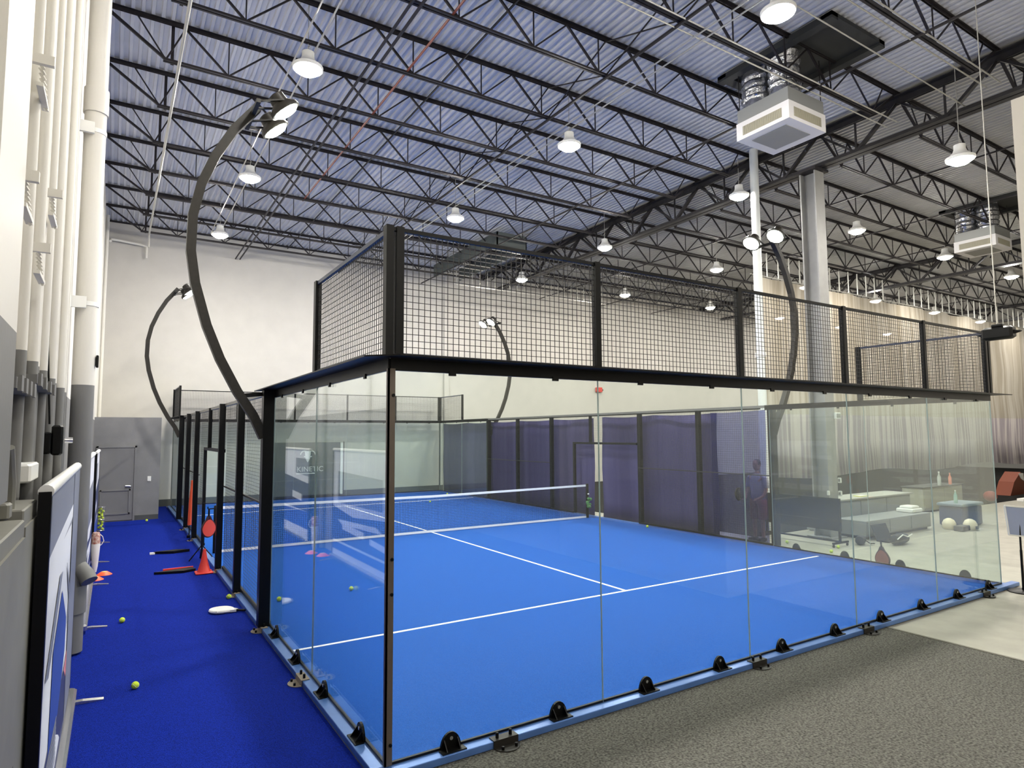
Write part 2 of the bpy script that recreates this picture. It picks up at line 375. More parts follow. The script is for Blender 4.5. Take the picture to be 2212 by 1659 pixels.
for y, z, s in ((2.12, 8.93, 'far'), (2.36, 8.93, 'near'), (.3, 8.93, 'foremost'), (.52, 8.93, 'foremost pair rear')):
    pipe([(3.2, y, z), (12.1, y, z)], .014, GALV, 'conduit', f'pale conduit along a roof joist near the air unit, {s} line', 'conduit', 'conduits along the joists')
pipe([(6.5, .95, 8.86), (12.28, .95, 8.8)], .012, GALV, 'conduit', 'pale conduit crossing in front of the air unit', 'conduit')
pipe([(-2.05, 19.6, 8.75), (-2.05, 20.1, 8.95), (-1.8, 20.3, 9.0), (-1.2, 20.3, 8.95), (-1.0, 20.3, 8.9), (-1.0, 20.3, 8.5)], .04, PIPEW, 'sprinkler_elbow', 'white pipe bend at the top of the far left corner')
# deck edge angle along the far wall
struct(MB().box(XW, XR, YF-.06, YF, ZD-.05, ZD), 'trim_2', STEEL)

# ------------------------------------------------------------------ columns
def column(x, y, lb):
    t = thing('steel_column', lb, 'column', (x, y, 0))
    g_ = mat('grey_column_paint', (150, 150, 148), .5, .1, .08, 3)
    m = MB(); m.box(x-.18, x+.18, y-.2, y-.17, 0, 8.68); m.box(x-.18, x+.18, y+.17, y+.2, 0, 8.68); m.box(x-.02, x+.02, y-.17, y+.17, 0, 8.68)
    m.build('shaft', g_, t); MB().box(x-.27, x+.27, y-.27, y+.27, 8.62, 8.68).build('cap_plate', STEEL, t); MB().box(x-.3, x+.3, y-.3, y+.3, -.005, .03).build('base_plate', g_, t)
    return t
column(12.3, 4.25, 'grey H-section steel column standing right of the court')
dp = thing('downspout', 'white round column pipe rising behind the court left of the steel column', 'pipe', (12.0, 5.78, 0))
MB().tube([(12.0, 5.62, 0), (12.0, 5.62, 9.69)], .105, 14).build('pipe_shaft', mat('white_pipe', (222, 226, 224), .4), dp, True)
MB().lathe([(.13, 0), (.13, .12)], (12.0, 5.62, 4.3), 14).build('coupling', WHITE, dp, True)
for z, lb in ((1.0, 'lower'), (1.3, 'upper')):
    t = MB().bev(12.48, 12.52, 3.97, 4.05, z-.06, z+.06, .008).build('outlet_box', WHITE); tag(t, f'small white outlet box on the steel column, {lb} of two', 'outlet')
    MB().box(12.475, 12.48, 3.99, 4.03, z-.03, z+.03).build('socket', GREYD, t)
t = MB().bev(12.05, 12.12, 4.02, 4.06, .98, 1.08, .008).build('outlet_box', WHITE); tag(t, 'small white square outlet box left of the column face', 'outlet')
t = MB().bev(12.42, 12.62, 3.98, 4.04, 2.72, 2.86, .008).build('notice_box', WHITE); tag(t, 'small white framed box high on the steel column', 'sign'); MB().box(12.44, 12.6, 3.975, 3.98, 2.74, 2.84).build('face', mat('grey_face', (150, 152, 146), .4), t)

# ------------------------------------------------------------------ high bay lamps
def lamp_proto():
    t = thing('high_bay_lamp', '', 'ceiling lamp', (0, 0, 8.5), 'high bay lamps under the roof')
    MB().lathe([(.235, 0), (.245, .01), (.25, .05), (.2, .075), (.12, .16), (.1, .22), (.1, .3), (.05, .32)], (0, 0, 8.5), 28).build('reflector', WHITE, t, True)
    MB().lathe([(.001, -.085), (.13, -.068), (.222, -.004)], (0, 0, 8.5), 18).build('light_disc', LAMP, t, True)
    MB().tube([(0, 0, 8.82), (0, 0, 8.9), (.02, 0, 8.92), (0, 0, 8.94), (0, 0, 9.74)], .008, 6).build('hook_rod', GALV, t)
    return t
L0 = lamp_proto(); used = False
def sc_(v, c): return c+(v-c)*1.034
XS = [.71, 6.0, 11.32, 16.6, 21.95, 27.2, 32.6, 37.6]; YS = [.72, 5.58, 10.72, 15.6]
cn = ['over the left side of the court', 'over the middle of the court', 'over the right side of the court', 'in first row right of court', 'in second row right of court', 'in third row right of court', 'in fourth row right of court', 'in the rightmost row']
rn = ['nearest of its row', 'second of its row', 'third of its row', 'farthest of its row']
for i, x in enumerate(XS):
    for j, y in enumerate(YS):
        if j == 0 and i > 3: continue
        X, Y, Z = sc_(x, -1.7335), sc_(y, -4.4778), 8.5
        if (i, j) == (2, 0): X, Y, Z = 11.9, .95, 7.62
        lb = f'round high bay lamp {cn[i]}, {rn[j]}'
        if not used: L0.location = (X, Y, Z); L0['label'] = lb; used = True
        else:
            q = dup(L0, (X, Y, Z), lb)
            if Z < 8: MB().tube([(X, Y, 8.8), (X, Y, 9.74)], .008, 6).build('hook_rod', GALV, q)
for i, (x, y) in enumerate(((6.3, -7.5), (.8, -8.8))):  # unseen lamps added behind the camera to brighten the near end
    dup(L0, (x, y, 8.5), f'unseen high bay lamp added for light behind the viewpoint, {NTH[i]} from the court')

# ------------------------------------------------------------------ air units
def hvac(x, y, lb, dark=False):
    t = thing('air_unit', lb, 'ventilation unit', (x, y, 8.2), 'hanging air units'); a = 1.16
    fc = mat('unit_white', (226, 225, 226), .4); gd = mat('unit_galvanised', (150, 152, 150), .4, .3)
    b = MB(); b.box(x, x+a, y, y+a, 8.2, 8.55)
    b.build('diffuser_box', fc, t)
    MB().box(x+.02, x+a-.02, y+.02, y+a-.02, 8.56, 8.82).build('plenum_box', gd, t)
    gm = mat('grille_beige', (160, 156, 138) if not dark else (96, 98, 84), .5); gr = MB(); gr2 = MB()
    for i in range(22):
        q = .16+i*(a-.32)/22
        gr.box(x-.012, x-.002, y+q, y+q+.022, 8.28, 8.44); gr2.box(x+q, x+q+.022, y-.012, y-.002, 8.28, 8.44)
    gr.box(x-.006, x-.001, y+.15, y+a-.15, 8.27, 8.45); gr2.box(x+.15, x+a-.15, y-.006, y-.001, 8.27, 8.45)
    gr.build('side_grille', gm, t); gr2.build('side_grille', gm, t)
    MB().box(x+.2, x+a-.2, y+.2, y+a-.2, 8.19, 8.2).build('return_grille', mat('return_grey', (150, 150, 146), .6), t)
    foil = mat('foil_duct', (170, 172, 178), .18, .85, .2, 12, .9, 14)
    for k, cy_ in enumerate((.3, .9)):
        pr = [(.29+.02*math.sin(i*2.1)+R.uniform(-.012, .012), 8.82+i*.05) for i in range(18)]
        MB().lathe(pr, (x+.34, y+cy_, 0), 18).build('flex_duct', foil, t, True)
    for cx, cyy in ((x+.05, y+.05), (x+a-.05, y+.05), (x+.05, y+a-.05), (x+a-.05, y+a-.05)):
        MB().bar((cx, cyy, 8.8), (cx, cyy, 9.7), .012).build('hanger_rod', STEEL, t)
    c = MB(); zc = 9.675
    c.box(x-.1, x+1.6, y-.95, y-.75, 9.6, zc); c.box(x-.1, x+1.6, y+1.3, y+1.5, 9.6, zc); c.box(x-.1, x+.08, y-.95, y+1.5, 9.55, zc); c.box(x+1.42, x+1.6, y-.95, y+1.5, 9.55, zc); c.box(x+.08, x+1.42, y-.75, y+1.3, 9.665, zc)
    c.build('roof_curb', mat('curb_dark', (38, 40, 40), .7), t)
hvac(8.6, 2.33, 'white square air diffuser unit with foil ducts hanging above the right of the court')
hvac(21.28, 3.86, 'smaller-looking white air diffuser unit with foil ducts at the far upper right', True)
# roof duct box near the far end
dt = thing('roof_duct', 'dark sheet metal duct frame under the roof near the far wall', 'duct', (9.9, 15, 9))
m = MB(); m.box(9.4, 9.44, 14.2, 19.4, 8.98, 9.5); m.box(10.6, 10.64, 14.2, 19.4, 8.98, 9.5); m.box(9.4, 10.64, 14.2, 14.24, 8.98, 9.5)
m.build('duct_wall', mat('duct_grey', (92, 98, 94), .5, .3), dt)
m = MB()
for i in range(9): m.bar((9.42, 14.6+i*.55, 8.96), (10.62, 14.6+i*.55, 8.96), .03)
m.build('duct_rib', GALV, dt)

# ------------------------------------------------------------------ court frame, glass, fences
def frame(name, x0, x1, y0, y1, lb):
    o = tag(MB().bev(x0, x1, y0, y1, 0.001, .056, .004).build(name, FRAME), lb, 'court frame', 'pale blue base rails of the court'); return o
frame('base_rail', -.06, 10.35, -.11, 0, 'pale blue steel base rail under the near glass wall')
frame('base_rail', -.11, 0, .002, 20, 'pale blue steel base rail along the left side of the court')
frame('base_rail', 10, 10.11, .002, 20, 'pale blue steel base rail along the right side of the court')
frame('base_rail', -.06, 10.1, 20.005, 20.11, 'steel base rail under the far glass wall')
def glass_panel(x0, y0, x1, y1, lb, out, clamps=True, z0=.058, z1=2.885):
    # out = unit vector to the outside
    t = thing('glass_panel', lb, 'glass panel', (x0, y0, z0), 'clear glass panels of the court walls')
    g_ = .006; ax = abs(x1-x0) > .1
    if ax: MB().box(min(x0, x1)+g_, max(x0, x1)-g_, y0-.006, y0+.006, z0, z1).build('pane', GLASS, t)
    else: MB().box(x0-.006, x0+.006, min(y0, y1)+g_, max(y0, y1)-g_, z0, z1).build('pane', GLASS, t)
    e = MB()
    if ax: e.box(x1-.0028, x1+.0028, y0-.007, y0+.007, z0, z1)
    else: e.box(x0-.007, x0+.007, y1-.0028, y1+.0028, z0, z1)
    e.build('edge_seal', SEAL, t)
    ga = MB()
    if ax: ga.box(x0+g_, x1-g_, y0-.011, y0+.011, .0565, .074)
    else: ga.box(x0-.011, x0+.011, y0+g_, y1-g_, .0565, .074)
    ga.build('bottom_gasket', BLACK, t)
    if clamps:
        for q in (.25, .75):
            cx, cyy = x0+(x1-x0)*q, y0+(y1-y0)*q
            m = MB(); d = Vector((x1-x0, y1-y0, 0)).normalized(); o_ = Vector(out)
            pts = [Vector((cx, cyy, .057))+d*(.085*math.cos(a))+Vector((0, 0, .12*math.sin(a)))+o_*.008 for a in [math.pi*i/12 for i in range(13)]]
            m.prism(pts, o_*.02)
            c0 = Vector((cx, cyy, .06)); p_ = c0+o_*.03
            m.bar(p_-d*.1+o_*.03, p_+d*.1+o_*.03, .07, .008)
            pts = [Vector((cx, cyy, .062))+o_*.028, Vector((cx, cyy, .13))+o_*.028, Vector((cx, cyy, .062))+o_*.085]
            m.prism([p-d*.06 for p in pts], d*.008); m.prism([p+d*.052 for p in pts], d*.008)
            c = m.build('glass_clamp', BLACK, t, False)
            MB().lathe([(.014, 0), (.014, .008)], Vector((cx, cyy, .135))+o_*.028, 10, o_).build('bolt', CHROME, c, True)
    return t
nm = ['leftmost', 'second from left', 'middle', 'fourth from left', 'rightmost']
for i in range(5):
    glass_panel(2*i, 0, 2*i+2, 0, f'clear glass panel of the near end wall, {nm[i]}', (0, -1, 0))
    glass_panel(2*i, 20, 2*i+2, 20, f'clear glass panel of the far end wall, {nm[i]}', (0, 1, 0), False)
for a, b, w_ in ((0, 2, 'touching the near corner'), (2, 4, 'beside the black corner post'), (16, 18, 'far pair, first'), (18, 20, 'far pair, at the far corner')):
    glass_panel(0, a, 0, b, f'clear glass panel of the left court side, {w_}', (-1, 0, 0), a < 5)
    glass_panel(10, a, 10, b, f'clear glass panel of the right court side, {w_}', (1, 0, 0), a < 5)
for x, y, lb in ((0, 0, 'near left'), (0, 20, 'far left'), (10, 20, 'far right')):
    sx, sy = (1 if x == 0 else -1), (1 if y == 0 else -1)
    m = MB(); m.box(min(x-.02*sx, x+.035*sx), max(x-.02*sx, x+.035*sx), min(y-.022*sy, y-.008*sy), max(y-.022*sy, y-.008*sy), .06, 2.9); m.box(min(x-.02*sx, x-.008*sx), max(x-.02*sx, x-.008*sx), min(y-.022*sy, y+.02*sy), max(y-.022*sy, y+.02*sy), .06, 2.9)
    t = tag(m.build('corner_profile', mat('corner_brown', (98, 88, 78), .4, .2)), f'slim dark vertical corner profile of the glass at the {lb} corner', 'corner trim', 'corner trims')
    if (x, y) == (0, 0):
        for z in (.2, 1.25, 1.5, 2.7): MB().lathe([(.012, 0), (.012, .01)], (.02, -.022, z), 10, (0, -1, 0)).build('bolt', BLACK, t, True)

def grid(mb, p0, ux, L, z0, z1, s=.05, t=.0045):
    ux = Vector(ux); p0 = Vector(p0); n = int(round(L/s)); k = int(round((z1-z0)/s))
    for i in range(n+1): a = p0+ux*(L*i/n); mb.bar((a.x, a.y, z0), (a.x, a.y, z1), t)
    for j in range(k+1): z = z0+(z1-z0)*j/k; mb.bar((p0.x, p0.y, z), (p0+ux*L).to_tuple()[:2]+(z,), t)
def side_upper(x, ya, yb, out, t):
    # the short 4 m high piece on a side wall, mesh and post
    m = MB(); grid(m, (x, min(ya, yb), 0), (0, 1, 0), abs(yb-ya), 3.02, 3.97); m.build('wire_panel', WIRE, t)
    MB().box(x-.03, x+.03, yb-.04, yb+.04, 2.992, 3.99).build('fence_post', BLACK, t)
    MB().box(x-.015, x+.015, min(ya, yb), max(ya, yb), 3.95, 3.985).build('top_tube', mat('blue_black', (30, 42, 70), .4), t)
def end_fence(y, s, lb, lbr):
    t = thing('upper_fence', lb, 'fence', (0, y, 3.04), 'black wire fences above the glass')
    for i in range(6):
        if i in (0, 5): 
            sx = 1 if i == 0 else -1
            MB().box(2*i-.02*sx-.03, 2*i-.02*sx+.03, y-.035, y+.035, 2.992, 3.99).build('fence_post', BLACK, t)
            MB().box(2*i+.065*sx-.03, 2*i+.065*sx+.03, y-.03, y+.03, 2.992, 3.99).build('fence_post', BLACK, t)
        else: MB().box(2*i-.03, 2*i+.03, y-.03, y+.03, 2.992, 3.99).build('fence_post', BLACK, t)
    for i in range(5):
        m = MB(); grid(m, (2*i+.03, y, 0), (1, 0, 0), 1.94, 3.02, 3.97); m.build('wire_panel', WIRE, t)
    MB().box(0, 10, y-.015, y+.015, 3.955, 3.985).build('top_tube', BLACK, t)
    side_upper(0, y, y+2.05*s, -1, t); side_upper(10, y, y+2.05*s, 1, t)
    o = .2*s
    pin = [(0, y+4.1*s), (0, y), (10, y), (10, y+4.1*s)]
    m = MB()
    for a, b in zip(pin[:-1], pin[1:]): m.bar((a[0], a[1], 2.932), (b[0], b[1], 2.932), .03, .09)
    z = 2.978
    for q in ([(0, y+4.1*s), (-.2, y+4.3*s), (-.2, y), (0, y)], [(0, y), (-.2, y), (0, y-o)], [(0, y), (0, y-o), (10.3, y-o), (10, y)], [(10, y), (10.2, y-o*.7), (10.2, y+4.3*s), (10, y+4.1*s)]):
        m.prism([(a, b, z) for a, b in q], (0, 0, .012))
    m.build('angle_rail', BLACK, t)
    for i in range(10): MB().box(i+.48, i+.54, y-.02*s-.008, y-.02*s+.008, 2.865, 2.9).build('rail_clip', BLACK, t)
    for i in range(4):
        yy = y+(i+.5)*s
        for a in (-.028, 10.012): MB().box(a, a+.016, yy-.02, yy+.02, 2.86, 2.9).build('rail_clip', BLACK, t)
end_fence(0, 1, 'black wire mesh fence with posts and angle rail on top of the near glass', '')
end_fence(20, -1, 'black wire mesh fence with posts and angle rail on top of the far glass', '')

def side_fence(x, out, lb, gate):
    t = thing('side_fence', lb, 'fence', (x, 4, 0), 'side fences of the court')
    posts = [4, 6, 8, 10, 12, 14, 16]
    for y in posts:
        if y == 10:
            MB().box(x+out*.04-.035, x+out*.04+.035, y-.035, y+.035, 2.15, 2.98).build('fence_post', BLACK, t); continue
        wd = .065 if y in (4, 16) else .05
        MB().box(x+out*.08-wd, x+out*.08+wd, y-wd, y+wd, .0575, 2.98).build('fence_post', BLACK, t)
    for a, b in ((4, 6), (6, 8), (8, 10), (10, 12), (12, 14), (14, 16)):
        z0 = 2.15 if a in (8, 10) else .1
        if a == 10: 
            m = MB(); grid(m, (x, 10.8, 0), (0, 1, 0), 1.15, .1, 2.15, .05, .003); m.build('wire_panel', WIRE, t)
        m = MB(); grid(m, (x, a+.05, 0), (0, 1, 0), b-a-.1, z0, 2.93, .05, .003); m.build('wire_panel', WIRE, t)
    g_ = MB(); g_.box(x+out*.03-.03, x+out*.03+.03, 8.06, 10.8, 2.1, 2.16); g_.box(x+out*.03-.03, x+out*.03+.03, 10.72, 10.8, .06, 2.1); g_.build('gate_frame', BLACK, t)
    MB().bar((x+out*.02, 4, 2.96), (x+out*.02, 16, 2.96), .05).build('top_tube', mat('grey_tube', (120, 118, 112), .4, .3), t)
    MB().box(x-.02, x+.02, 4.02, 8.0, .0575, .1).build('bottom_tube', BLACK, t); MB().box(x-.02, x+.02, 10.8, 15.98, .0575, .1).build('bottom_tube', BLACK, t)
    for a in (4, 6, 12, 14): MB().bar((x+out*.01, a, 1.5), (x+out*.01, a+2, 1.5), .025).build('middle_wire', WIRE, t)
side_fence(0, -1, 'tall black side fence of posts and mesh along the blue turf strip', 0)
side_fence(10, 1, 'tall black side fence of posts and mesh in front of the purple curtain', 0)

# net
nt_ = thing('tennis_net', 'padel net with white top band across the middle of the court', 'net', (5, 10, 0))
for x in (.12, 9.88): MB().lathe([(.045, .006), (.045, .95), (.03, .97)], (x, 10, 0), 14).build('net_post', BLACK, nt_, True)
m = MB(); n = 40; v = []; f = []
def nz(x): return .88+.04*abs(x-5)/5
for i in range(n): 
    a, b = .17+9.66*i/n, .17+9.66*(i+1)/n
    m.bar((a, 10, nz(a)), (b, 10, nz(b)), .012, .055)
m.build('top_band', LINE, nt_)
MB().box(.17, 9.83, 9.99, 10.01, .008, .06).build('bottom_band', LINE, nt_)
m = MB()
for i in range(242): x = .17+9.66*i/241; m.bar((x, 10, .05), (x, 10, nz(x)-.02), .005)
for j in range(21): z = .06+j*.04; m.bar((.17, 10, z), (9.83, 10, z), .005)
m.build('netting', WIRE, nt_)

# anchor brackets
def anchor(x, y, d, lb):
    t = thing('anchor_bracket', lb, 'bracket', (x, y, 0), 'floor anchor brackets of the frame')
    o = Vector((0, -1, 0)) if d == 'y' else Vector((-1, 0, 0)); u = Vector((1, 0, 0)) if d == 'y' else Vector((0, 1, 0))
    if d == 'y': fr = Vector((x, -.112, 0))
    else: fr = Vector((-.112, y, 0))
    m = MB(); m.bar(fr-u*.11+o*.006+Vector((0, 0, .03)), fr+u*.11+o*.006+Vector((0, 0, .03)), .008, .055)
    m.bar(fr-u*.11-o*.03+Vector((0, 0, .0605)), fr+u*.11-o*.03+Vector((0, 0, .0605)), .08, .007)
    pts = [fr+o*.01-u*.11]+[fr+o*(.01+.1*math.sin(a))-u*(.11*math.cos(a)) for a in [math.pi*i/10 for i in range(11)]]
    m.prism([p+Vector((0, 0, .005)) for p in pts[1:]], (0, 0, .006)); m.build('plate', mat('worn_plate', (34, 31, 27), .5, .1) if d == 'y' else mat('beige_plate', (140, 128, 112), .6), t)
    for s in (-.06, .06):
        MB().lathe([(.013, .064), (.013, .1), (.008, .104)], fr+u*s-o*.03, 8).build('bolt', BLACK, t); MB().lathe([(.012, .01), (.012, .035)], fr+u*s+o*.06, 8).build('bolt', BLACK, t)
for i, x in enumerate((.93, 4.0, 6.05, 9.2)): anchor(x, 0, 'y', f'black anchor bracket bolted to the near base rail, {NTH[i]} from the left corner')
for i, y in enumerate((2.03, 3.98, 6.0, 8.0, 12.0, 14.0)): anchor(0, y, 'x', f'small anchor plate at the left base rail on blue turf, {NTH[i]} from the near corner')

# ------------------------------------------------------------------ light poles
def light_pole(x, y, s, lb):
    # s = +1: pole bulges to -x and leans back over the court
    t = thing('light_pole', lb, 'floodlight pole', (x, y, 0), 'curved floodlight poles of the court')
    P = [(-.13, 2.38), (-.26, 2.66), (-.45, 2.95), (-.66, 3.35), (-.82, 3.75), (-.96, 4.25), (-1.02, 4.65), (-1.01, 5.1), (-.93, 5.5), (-.78, 5.9), (-.58, 6.28), (-.30, 6.66)]
    path = [(x+s*a, y, z) for a, z in P]
    MB().tube(path, .075, 4).build('pole', BRONZE, t, False)
    MB().bar((x-s*.15, y, 2.93), (x-s*.42, y, 2.9), .05).build('brace', BLACK, t)
    tx, tz = x-s*.36, 6.55
    MB().bar((tx, y-.42, tz), (tx, y+.42, tz), .05).build('crossbar', BRONZE, t)
    for k, dy in enumerate((-.3, .3)):
        d = Vector((s*.62, 0, -.78)); c = Vector((tx+s*.34, y+dy, tz+.02))
        h = MB(); h.lathe([(.05, -.22), (.1, -.2), (.11, -.1), (.19, -.03), (.2, .02), (.19, .022)], c, 18, d)
        hd = h.build('lamp_head', BRONZE, t, True)
        MB().lathe([(.17, .022), (.12, .058), (.001, .075)], c, 12, d).build('lens', FLOOD, hd)
        b = MB(); b.bar((tx, y+dy-.1, tz), c-d*.08+Vector((0, -.13, 0)), .03, .02); b.bar((tx, y+dy+.1, tz), c-d*.08+Vector((0, .13, 0)), .03, .02); b.bar(c-d*.08+Vector((0, -.14, 0)), c-d*.08+Vector((0, .14, 0)), .02); b.build('yoke', BRONZE, hd)
light_pole(0, 4.0, 1, 'curved dark floodlight pole at the near left of the court')
light_pole(0, 16.0, 1, 'curved dark floodlight pole at the far left of the court')
light_pole(10, 4.0, -1, 'curved dark floodlight pole at the near right of the court')
light_pole(10, 16.0, -1, 'curved dark floodlight pole at the far right of the court')

# ------------------------------------------------------------------ curtains
def drape(name, x0, y0, x1, y1, z0, z1, m_, lb, cat, folds, amp, hem=0, seed=1, parts=None):
    r = random.Random(seed); d = Vector((x1-x0, y1-y0, 0)); L = d.length; d.normalize(); nn = Vector((-d.y, d.x, 0)); n = int(L*8)
    ph = [r.uniform(0, 6) for _ in range(3)]; v = []; f = []; K = 7
    for i in range(n+1):
        s = L*i/n; a = amp*(math.sin(s*folds+ph[0])+.5*math.sin(s*folds*2.3+ph[1])+.3*math.sin(s*folds*.6+ph[2]))
        for k in range(K):
            u = k/(K-1); z = (z0+hem*math.sin(s*.7+ph[1]))*(1-u)+(z1-.03*abs(math.sin(s*1.57)))*u
            p = Vector((x0, y0, 0))+d*s+nn*(a*(1.15-.45*u)+amp*.9*math.sin(z*1.7+s*1.3+ph[2])*math.sin(s*.9-z*1.1+ph[1])); v.append((p.x, p.y, z))
    for i in range(n):
        for k in range(K-1): f.append((i*K+k, i*K+K+k, i*K+K+k+1, i*K+k+1))
    o = MB().add(v, f).build(name, m_, None, False)
    for p in o.data.polygons: p.use_smooth = True
    sd = o.modifiers.new('thickness', 'SOLIDIFY'); sd.thickness = .004
    return tag(o, lb, cat)
PURP = cloth('purple_mesh_vinyl', (84, 80, 122), (66, 62, 104), .12, trans_l=.2, wscale=1.2)
BEIG = cloth('beige_divider_netting', (216, 211, 200), (190, 182, 166), .14, 3.08, (226, 220, 216), (190, 182, 186), 3.5, .4)
drape('divider_curtain', 10.24, 10.05, 10.24, 20.2, .02, 2.86, PURP, 'dark purple hanging curtain behind the far half of the right fence', 'curtain', 2.2, .035, 0, 3)
drape('divider_curtain', 10.24, 5.62, 10.24, 9.72, .02, 2.88, PURP, 'dark purple hanging curtain behind the near half of the right fence', 'curtain', 2.6, .045, 0, 5)
PURS = cloth('sheer_purple_mesh', (60, 64, 126), (34, 40, 100), .74, trans_l=.3, wscale=2, tint=(.7, .72, .94))
drape('divider_curtain', 10.2, 4.24, 10.2, 5.72, .015, 2.9, PURS, 'loose sheer blue-purple curtain end with the person seen through it', 'curtain', 7, .04, .02, 11)
pipe([(10.24, 4.4, 2.93), (10.24, 20.2, 2.93)], .02, BLACK, 'curtain_rail', 'thin dark rail carrying the purple curtains', 'curtain rail')
# sheer beige curtain and its hangers
drape('netting_curtain', 17.6, 9.9, 47.5, 9.9, .78, 8.05, BEIG, 'tall beige netting curtain hanging from the roof right of the columns', 'curtain', 2.4, .06, .1, 9)
ct2 = thing('curtain_track', 'row of pale hanger rods carrying the beige netting curtain', 'curtain rail', (17.6, 9.9, 8.1))
MB().bar((17.4, 9.9, 8.09), (47.5, 9.9, 8.09), .03).build('track', GALV, ct2)
for i in [q for q in range(44) if abs(17.7+q*.66-26.8) > .3 and abs(17.7+q*.66-41.3) > .3]: MB().bar((17.7+i*.66, 9.9, 8.1), (17.7+i*.66, 9.9, 8.98), .035).build('hanger', mat('pale_hanger', (196, 196, 188), .5), ct2)
ct3 = thing('curtain_track', 'row of thin pale hanger rods below the roof near the far wall', 'curtain rail', (10, 17.9, 8.8))
MB().bar((9.6, 17.9, 8.4), (17.5, 17.9, 8.4), .025).build('track', GALV, ct3)
for i in range(22): MB().bar((9.7+i*.36, 17.9, 8.4), (9.7+i*.36, 17.9, 9.1), .018).build('hanger', GALV, ct3)

# ------------------------------------------------------------------ left wall pipes and boxes
def wall_pipe(y, r, lb, x=None, z0=.004):
    x = x or XW+r+.02
    return pipe([(x, y, z0), (x, y, 9.6)], r, PIPEW, 'wall_pipe', lb, 'pipe', 'vertical pipes on the left wall', 12)
for i, (y, r) in enumerate(((-.92, .032), (-.64, .02), (-.4, .034), (-.12, .02), (.18, .034), (.5, .024), (.8, .034), (1.15, .02), (1.5, .034), (2.0, .022), (2.6, .034), (3.3, .022), (6.6, .05), (9.4, .05), (19.6, .05))):
    wall_pipe(y, r, f'painted vertical pipe on the left wall, {NTH[i]} counting from the near end', XW+r+.006, 2.1 if y < -.3 else .006)
b = MB().box(XW+.003, -2.1, -1.75, -1.08, 2.14, 9.6).build('wire_duct', PIPEW); tag(b, 'wide painted wiring duct on the left wall above the switch panel', 'wiring duct')
dwn = thing('downpipe', 'thick painted downpipe strapped to the left wall', 'pipe', (-2.05, 4.25, 0), 'downpipes')
pm = MB(); pm.tube([(-2.05, 4.25, .03), (-2.05, 4.25, 9.6)], .112, 20); pm.build('pipe_shaft', DOWNW, dwn, True)
for z in (.45, 6.2): MB().lathe([(.128, 0), (.128, .3)], (-2.05, 4.25, z), 20).build('coupling', DOWNW, dwn, True)
MB().tube([(-2.05, 4.25, 1.0), (-1.93, 4.17, .86), (-1.9, 4.13, .8)], .085, 12).build('cleanout', DOWNW, dwn, True)
for z in (3.9, 5.95):
    m = MB(); m.lathe([(.12, 0), (.12, .05)], (-2.05, 4.25, z), 20); m.box(XW+.003, -2.05, 4.08, 4.12, z-.04, z+.09); m.build('strap', WHITE, dwn, True)
for i, (y, z) in enumerate(((-1.0, 3.55), (-.6, 4.3), (-.3, 3.4), (.3, 3.9))):
    m = MB(); m.box(XW+.003, XW+.14, y, y+.03, z, z+.05); m.box(XW+.07, XW+.1, y, y+.3, z-.12, z-.1)
    for k in range(9): m.tube([(XW+.075, y+.03+k*.028, z+.02-k*.015), (XW+.095, y+.045+k*.028, z-.01-k*.015)], .009, 6)
    tag(m.build('cable_clamp', PIPEW), f'painted bracket with coiled cable high on the left wall, {NTH[i]} from the near end', 'bracket', 'wall brackets')
for i, (y0, y1, z) in enumerate(((-1.0, -.3, 2.62), (-.15, .95, 2.7))):
    t = MB().box(XW+.003, XW+.1, y0, y1, z, z+.05).build('strut_channel', PIPEW); tag(t, f'horizontal painted strut clamping pipes on the left wall, {("nearer", "farther")[i]} one', 'bracket')
    for k in range(4): yy = y0+.08+k*(y1-y0-.16)/3; MB().box(XW+.1, XW+.115, yy-.04, yy+.04, z-.01, z+.06).build('pipe_clamp', PIPEW, t)
EL = mat('panel_grey_paint', (122, 121, 112), .55, .1, .05, 8)
eb = thing('switch_panel', 'painted grey electrical panel box low on the left wall', 'electrical panel', (XW, -1.4, .95))
MB().bev(XW+.003, -2.045, -1.9, -1.0, .98, 2.05, .006).build('cabinet', EL, eb)
MB().box(-2.045, -2.035, -1.85, -1.05, 1.05, 1.98).build('panel_door', EL, eb)
MB().bev(-2.17, -2.1, -1.0, -.9, 2.05, 2.12, .008).build('conduit_hub', EL, eb)
eb = thing('switch_panel', 'smaller grey electrical panel box behind the first panel', 'electrical panel', (XW, -.6, .8))
MB().bev(XW+.003, -2.06, -.88, -.3, .7, 2.08, .006).build('cabinet', EL, eb); MB().box(-2.06, -2.052, -.86, -.34, .76, 2.0).build('panel_door', EL, eb)
MB().tube([(-2.12, -.8, 2.08), (-2.12, -.8, 2.2), (-2.12, -.86, 2.28), (-2.12, -.92, 2.36)], .02, 8).build('conduit_bend', EL, eb, True)
sp = thing('wall_speaker', 'small black speaker with round lens on the left wall', 'speaker', (-2.15, 1.3, 2.35))
MB().bev(XW, -2.12, 1.25, 1.37, 2.28, 2.44, .01).build('mount', BLACK, sp); MB().bev(-2.12, -2.05, 1.26, 1.38, 2.27, 2.49, .012).build('cabinet', BLACK, sp)
MB().lathe([(.025, 0), (.02, .05)], (-2.04, 1.32, 2.38), 12, (1, 0, 0)).build('lens', CHROME, sp, True)
MB().tube([(-2.14, 1.36, 2.5), (-2.17, 1.3, 3.1), (-2.18, 1.28, 9.5)], .007, 6).build('cable', BLACK, sp)
t = MB().bev(XW, -2.1, -.22, .2, 2.16, 2.26, .01).build('horn_strobe', WHITE); tag(t, 'small white wall fitting above the first banner', 'wall fitting')
t = MB().bev(-1.936, -1.91, 4.2, 4.3, 3.2, 3.34, .006).build('thermostat', BLACK); tag(t, 'tiny black sensor strapped to the thick downpipe', 'sensor')
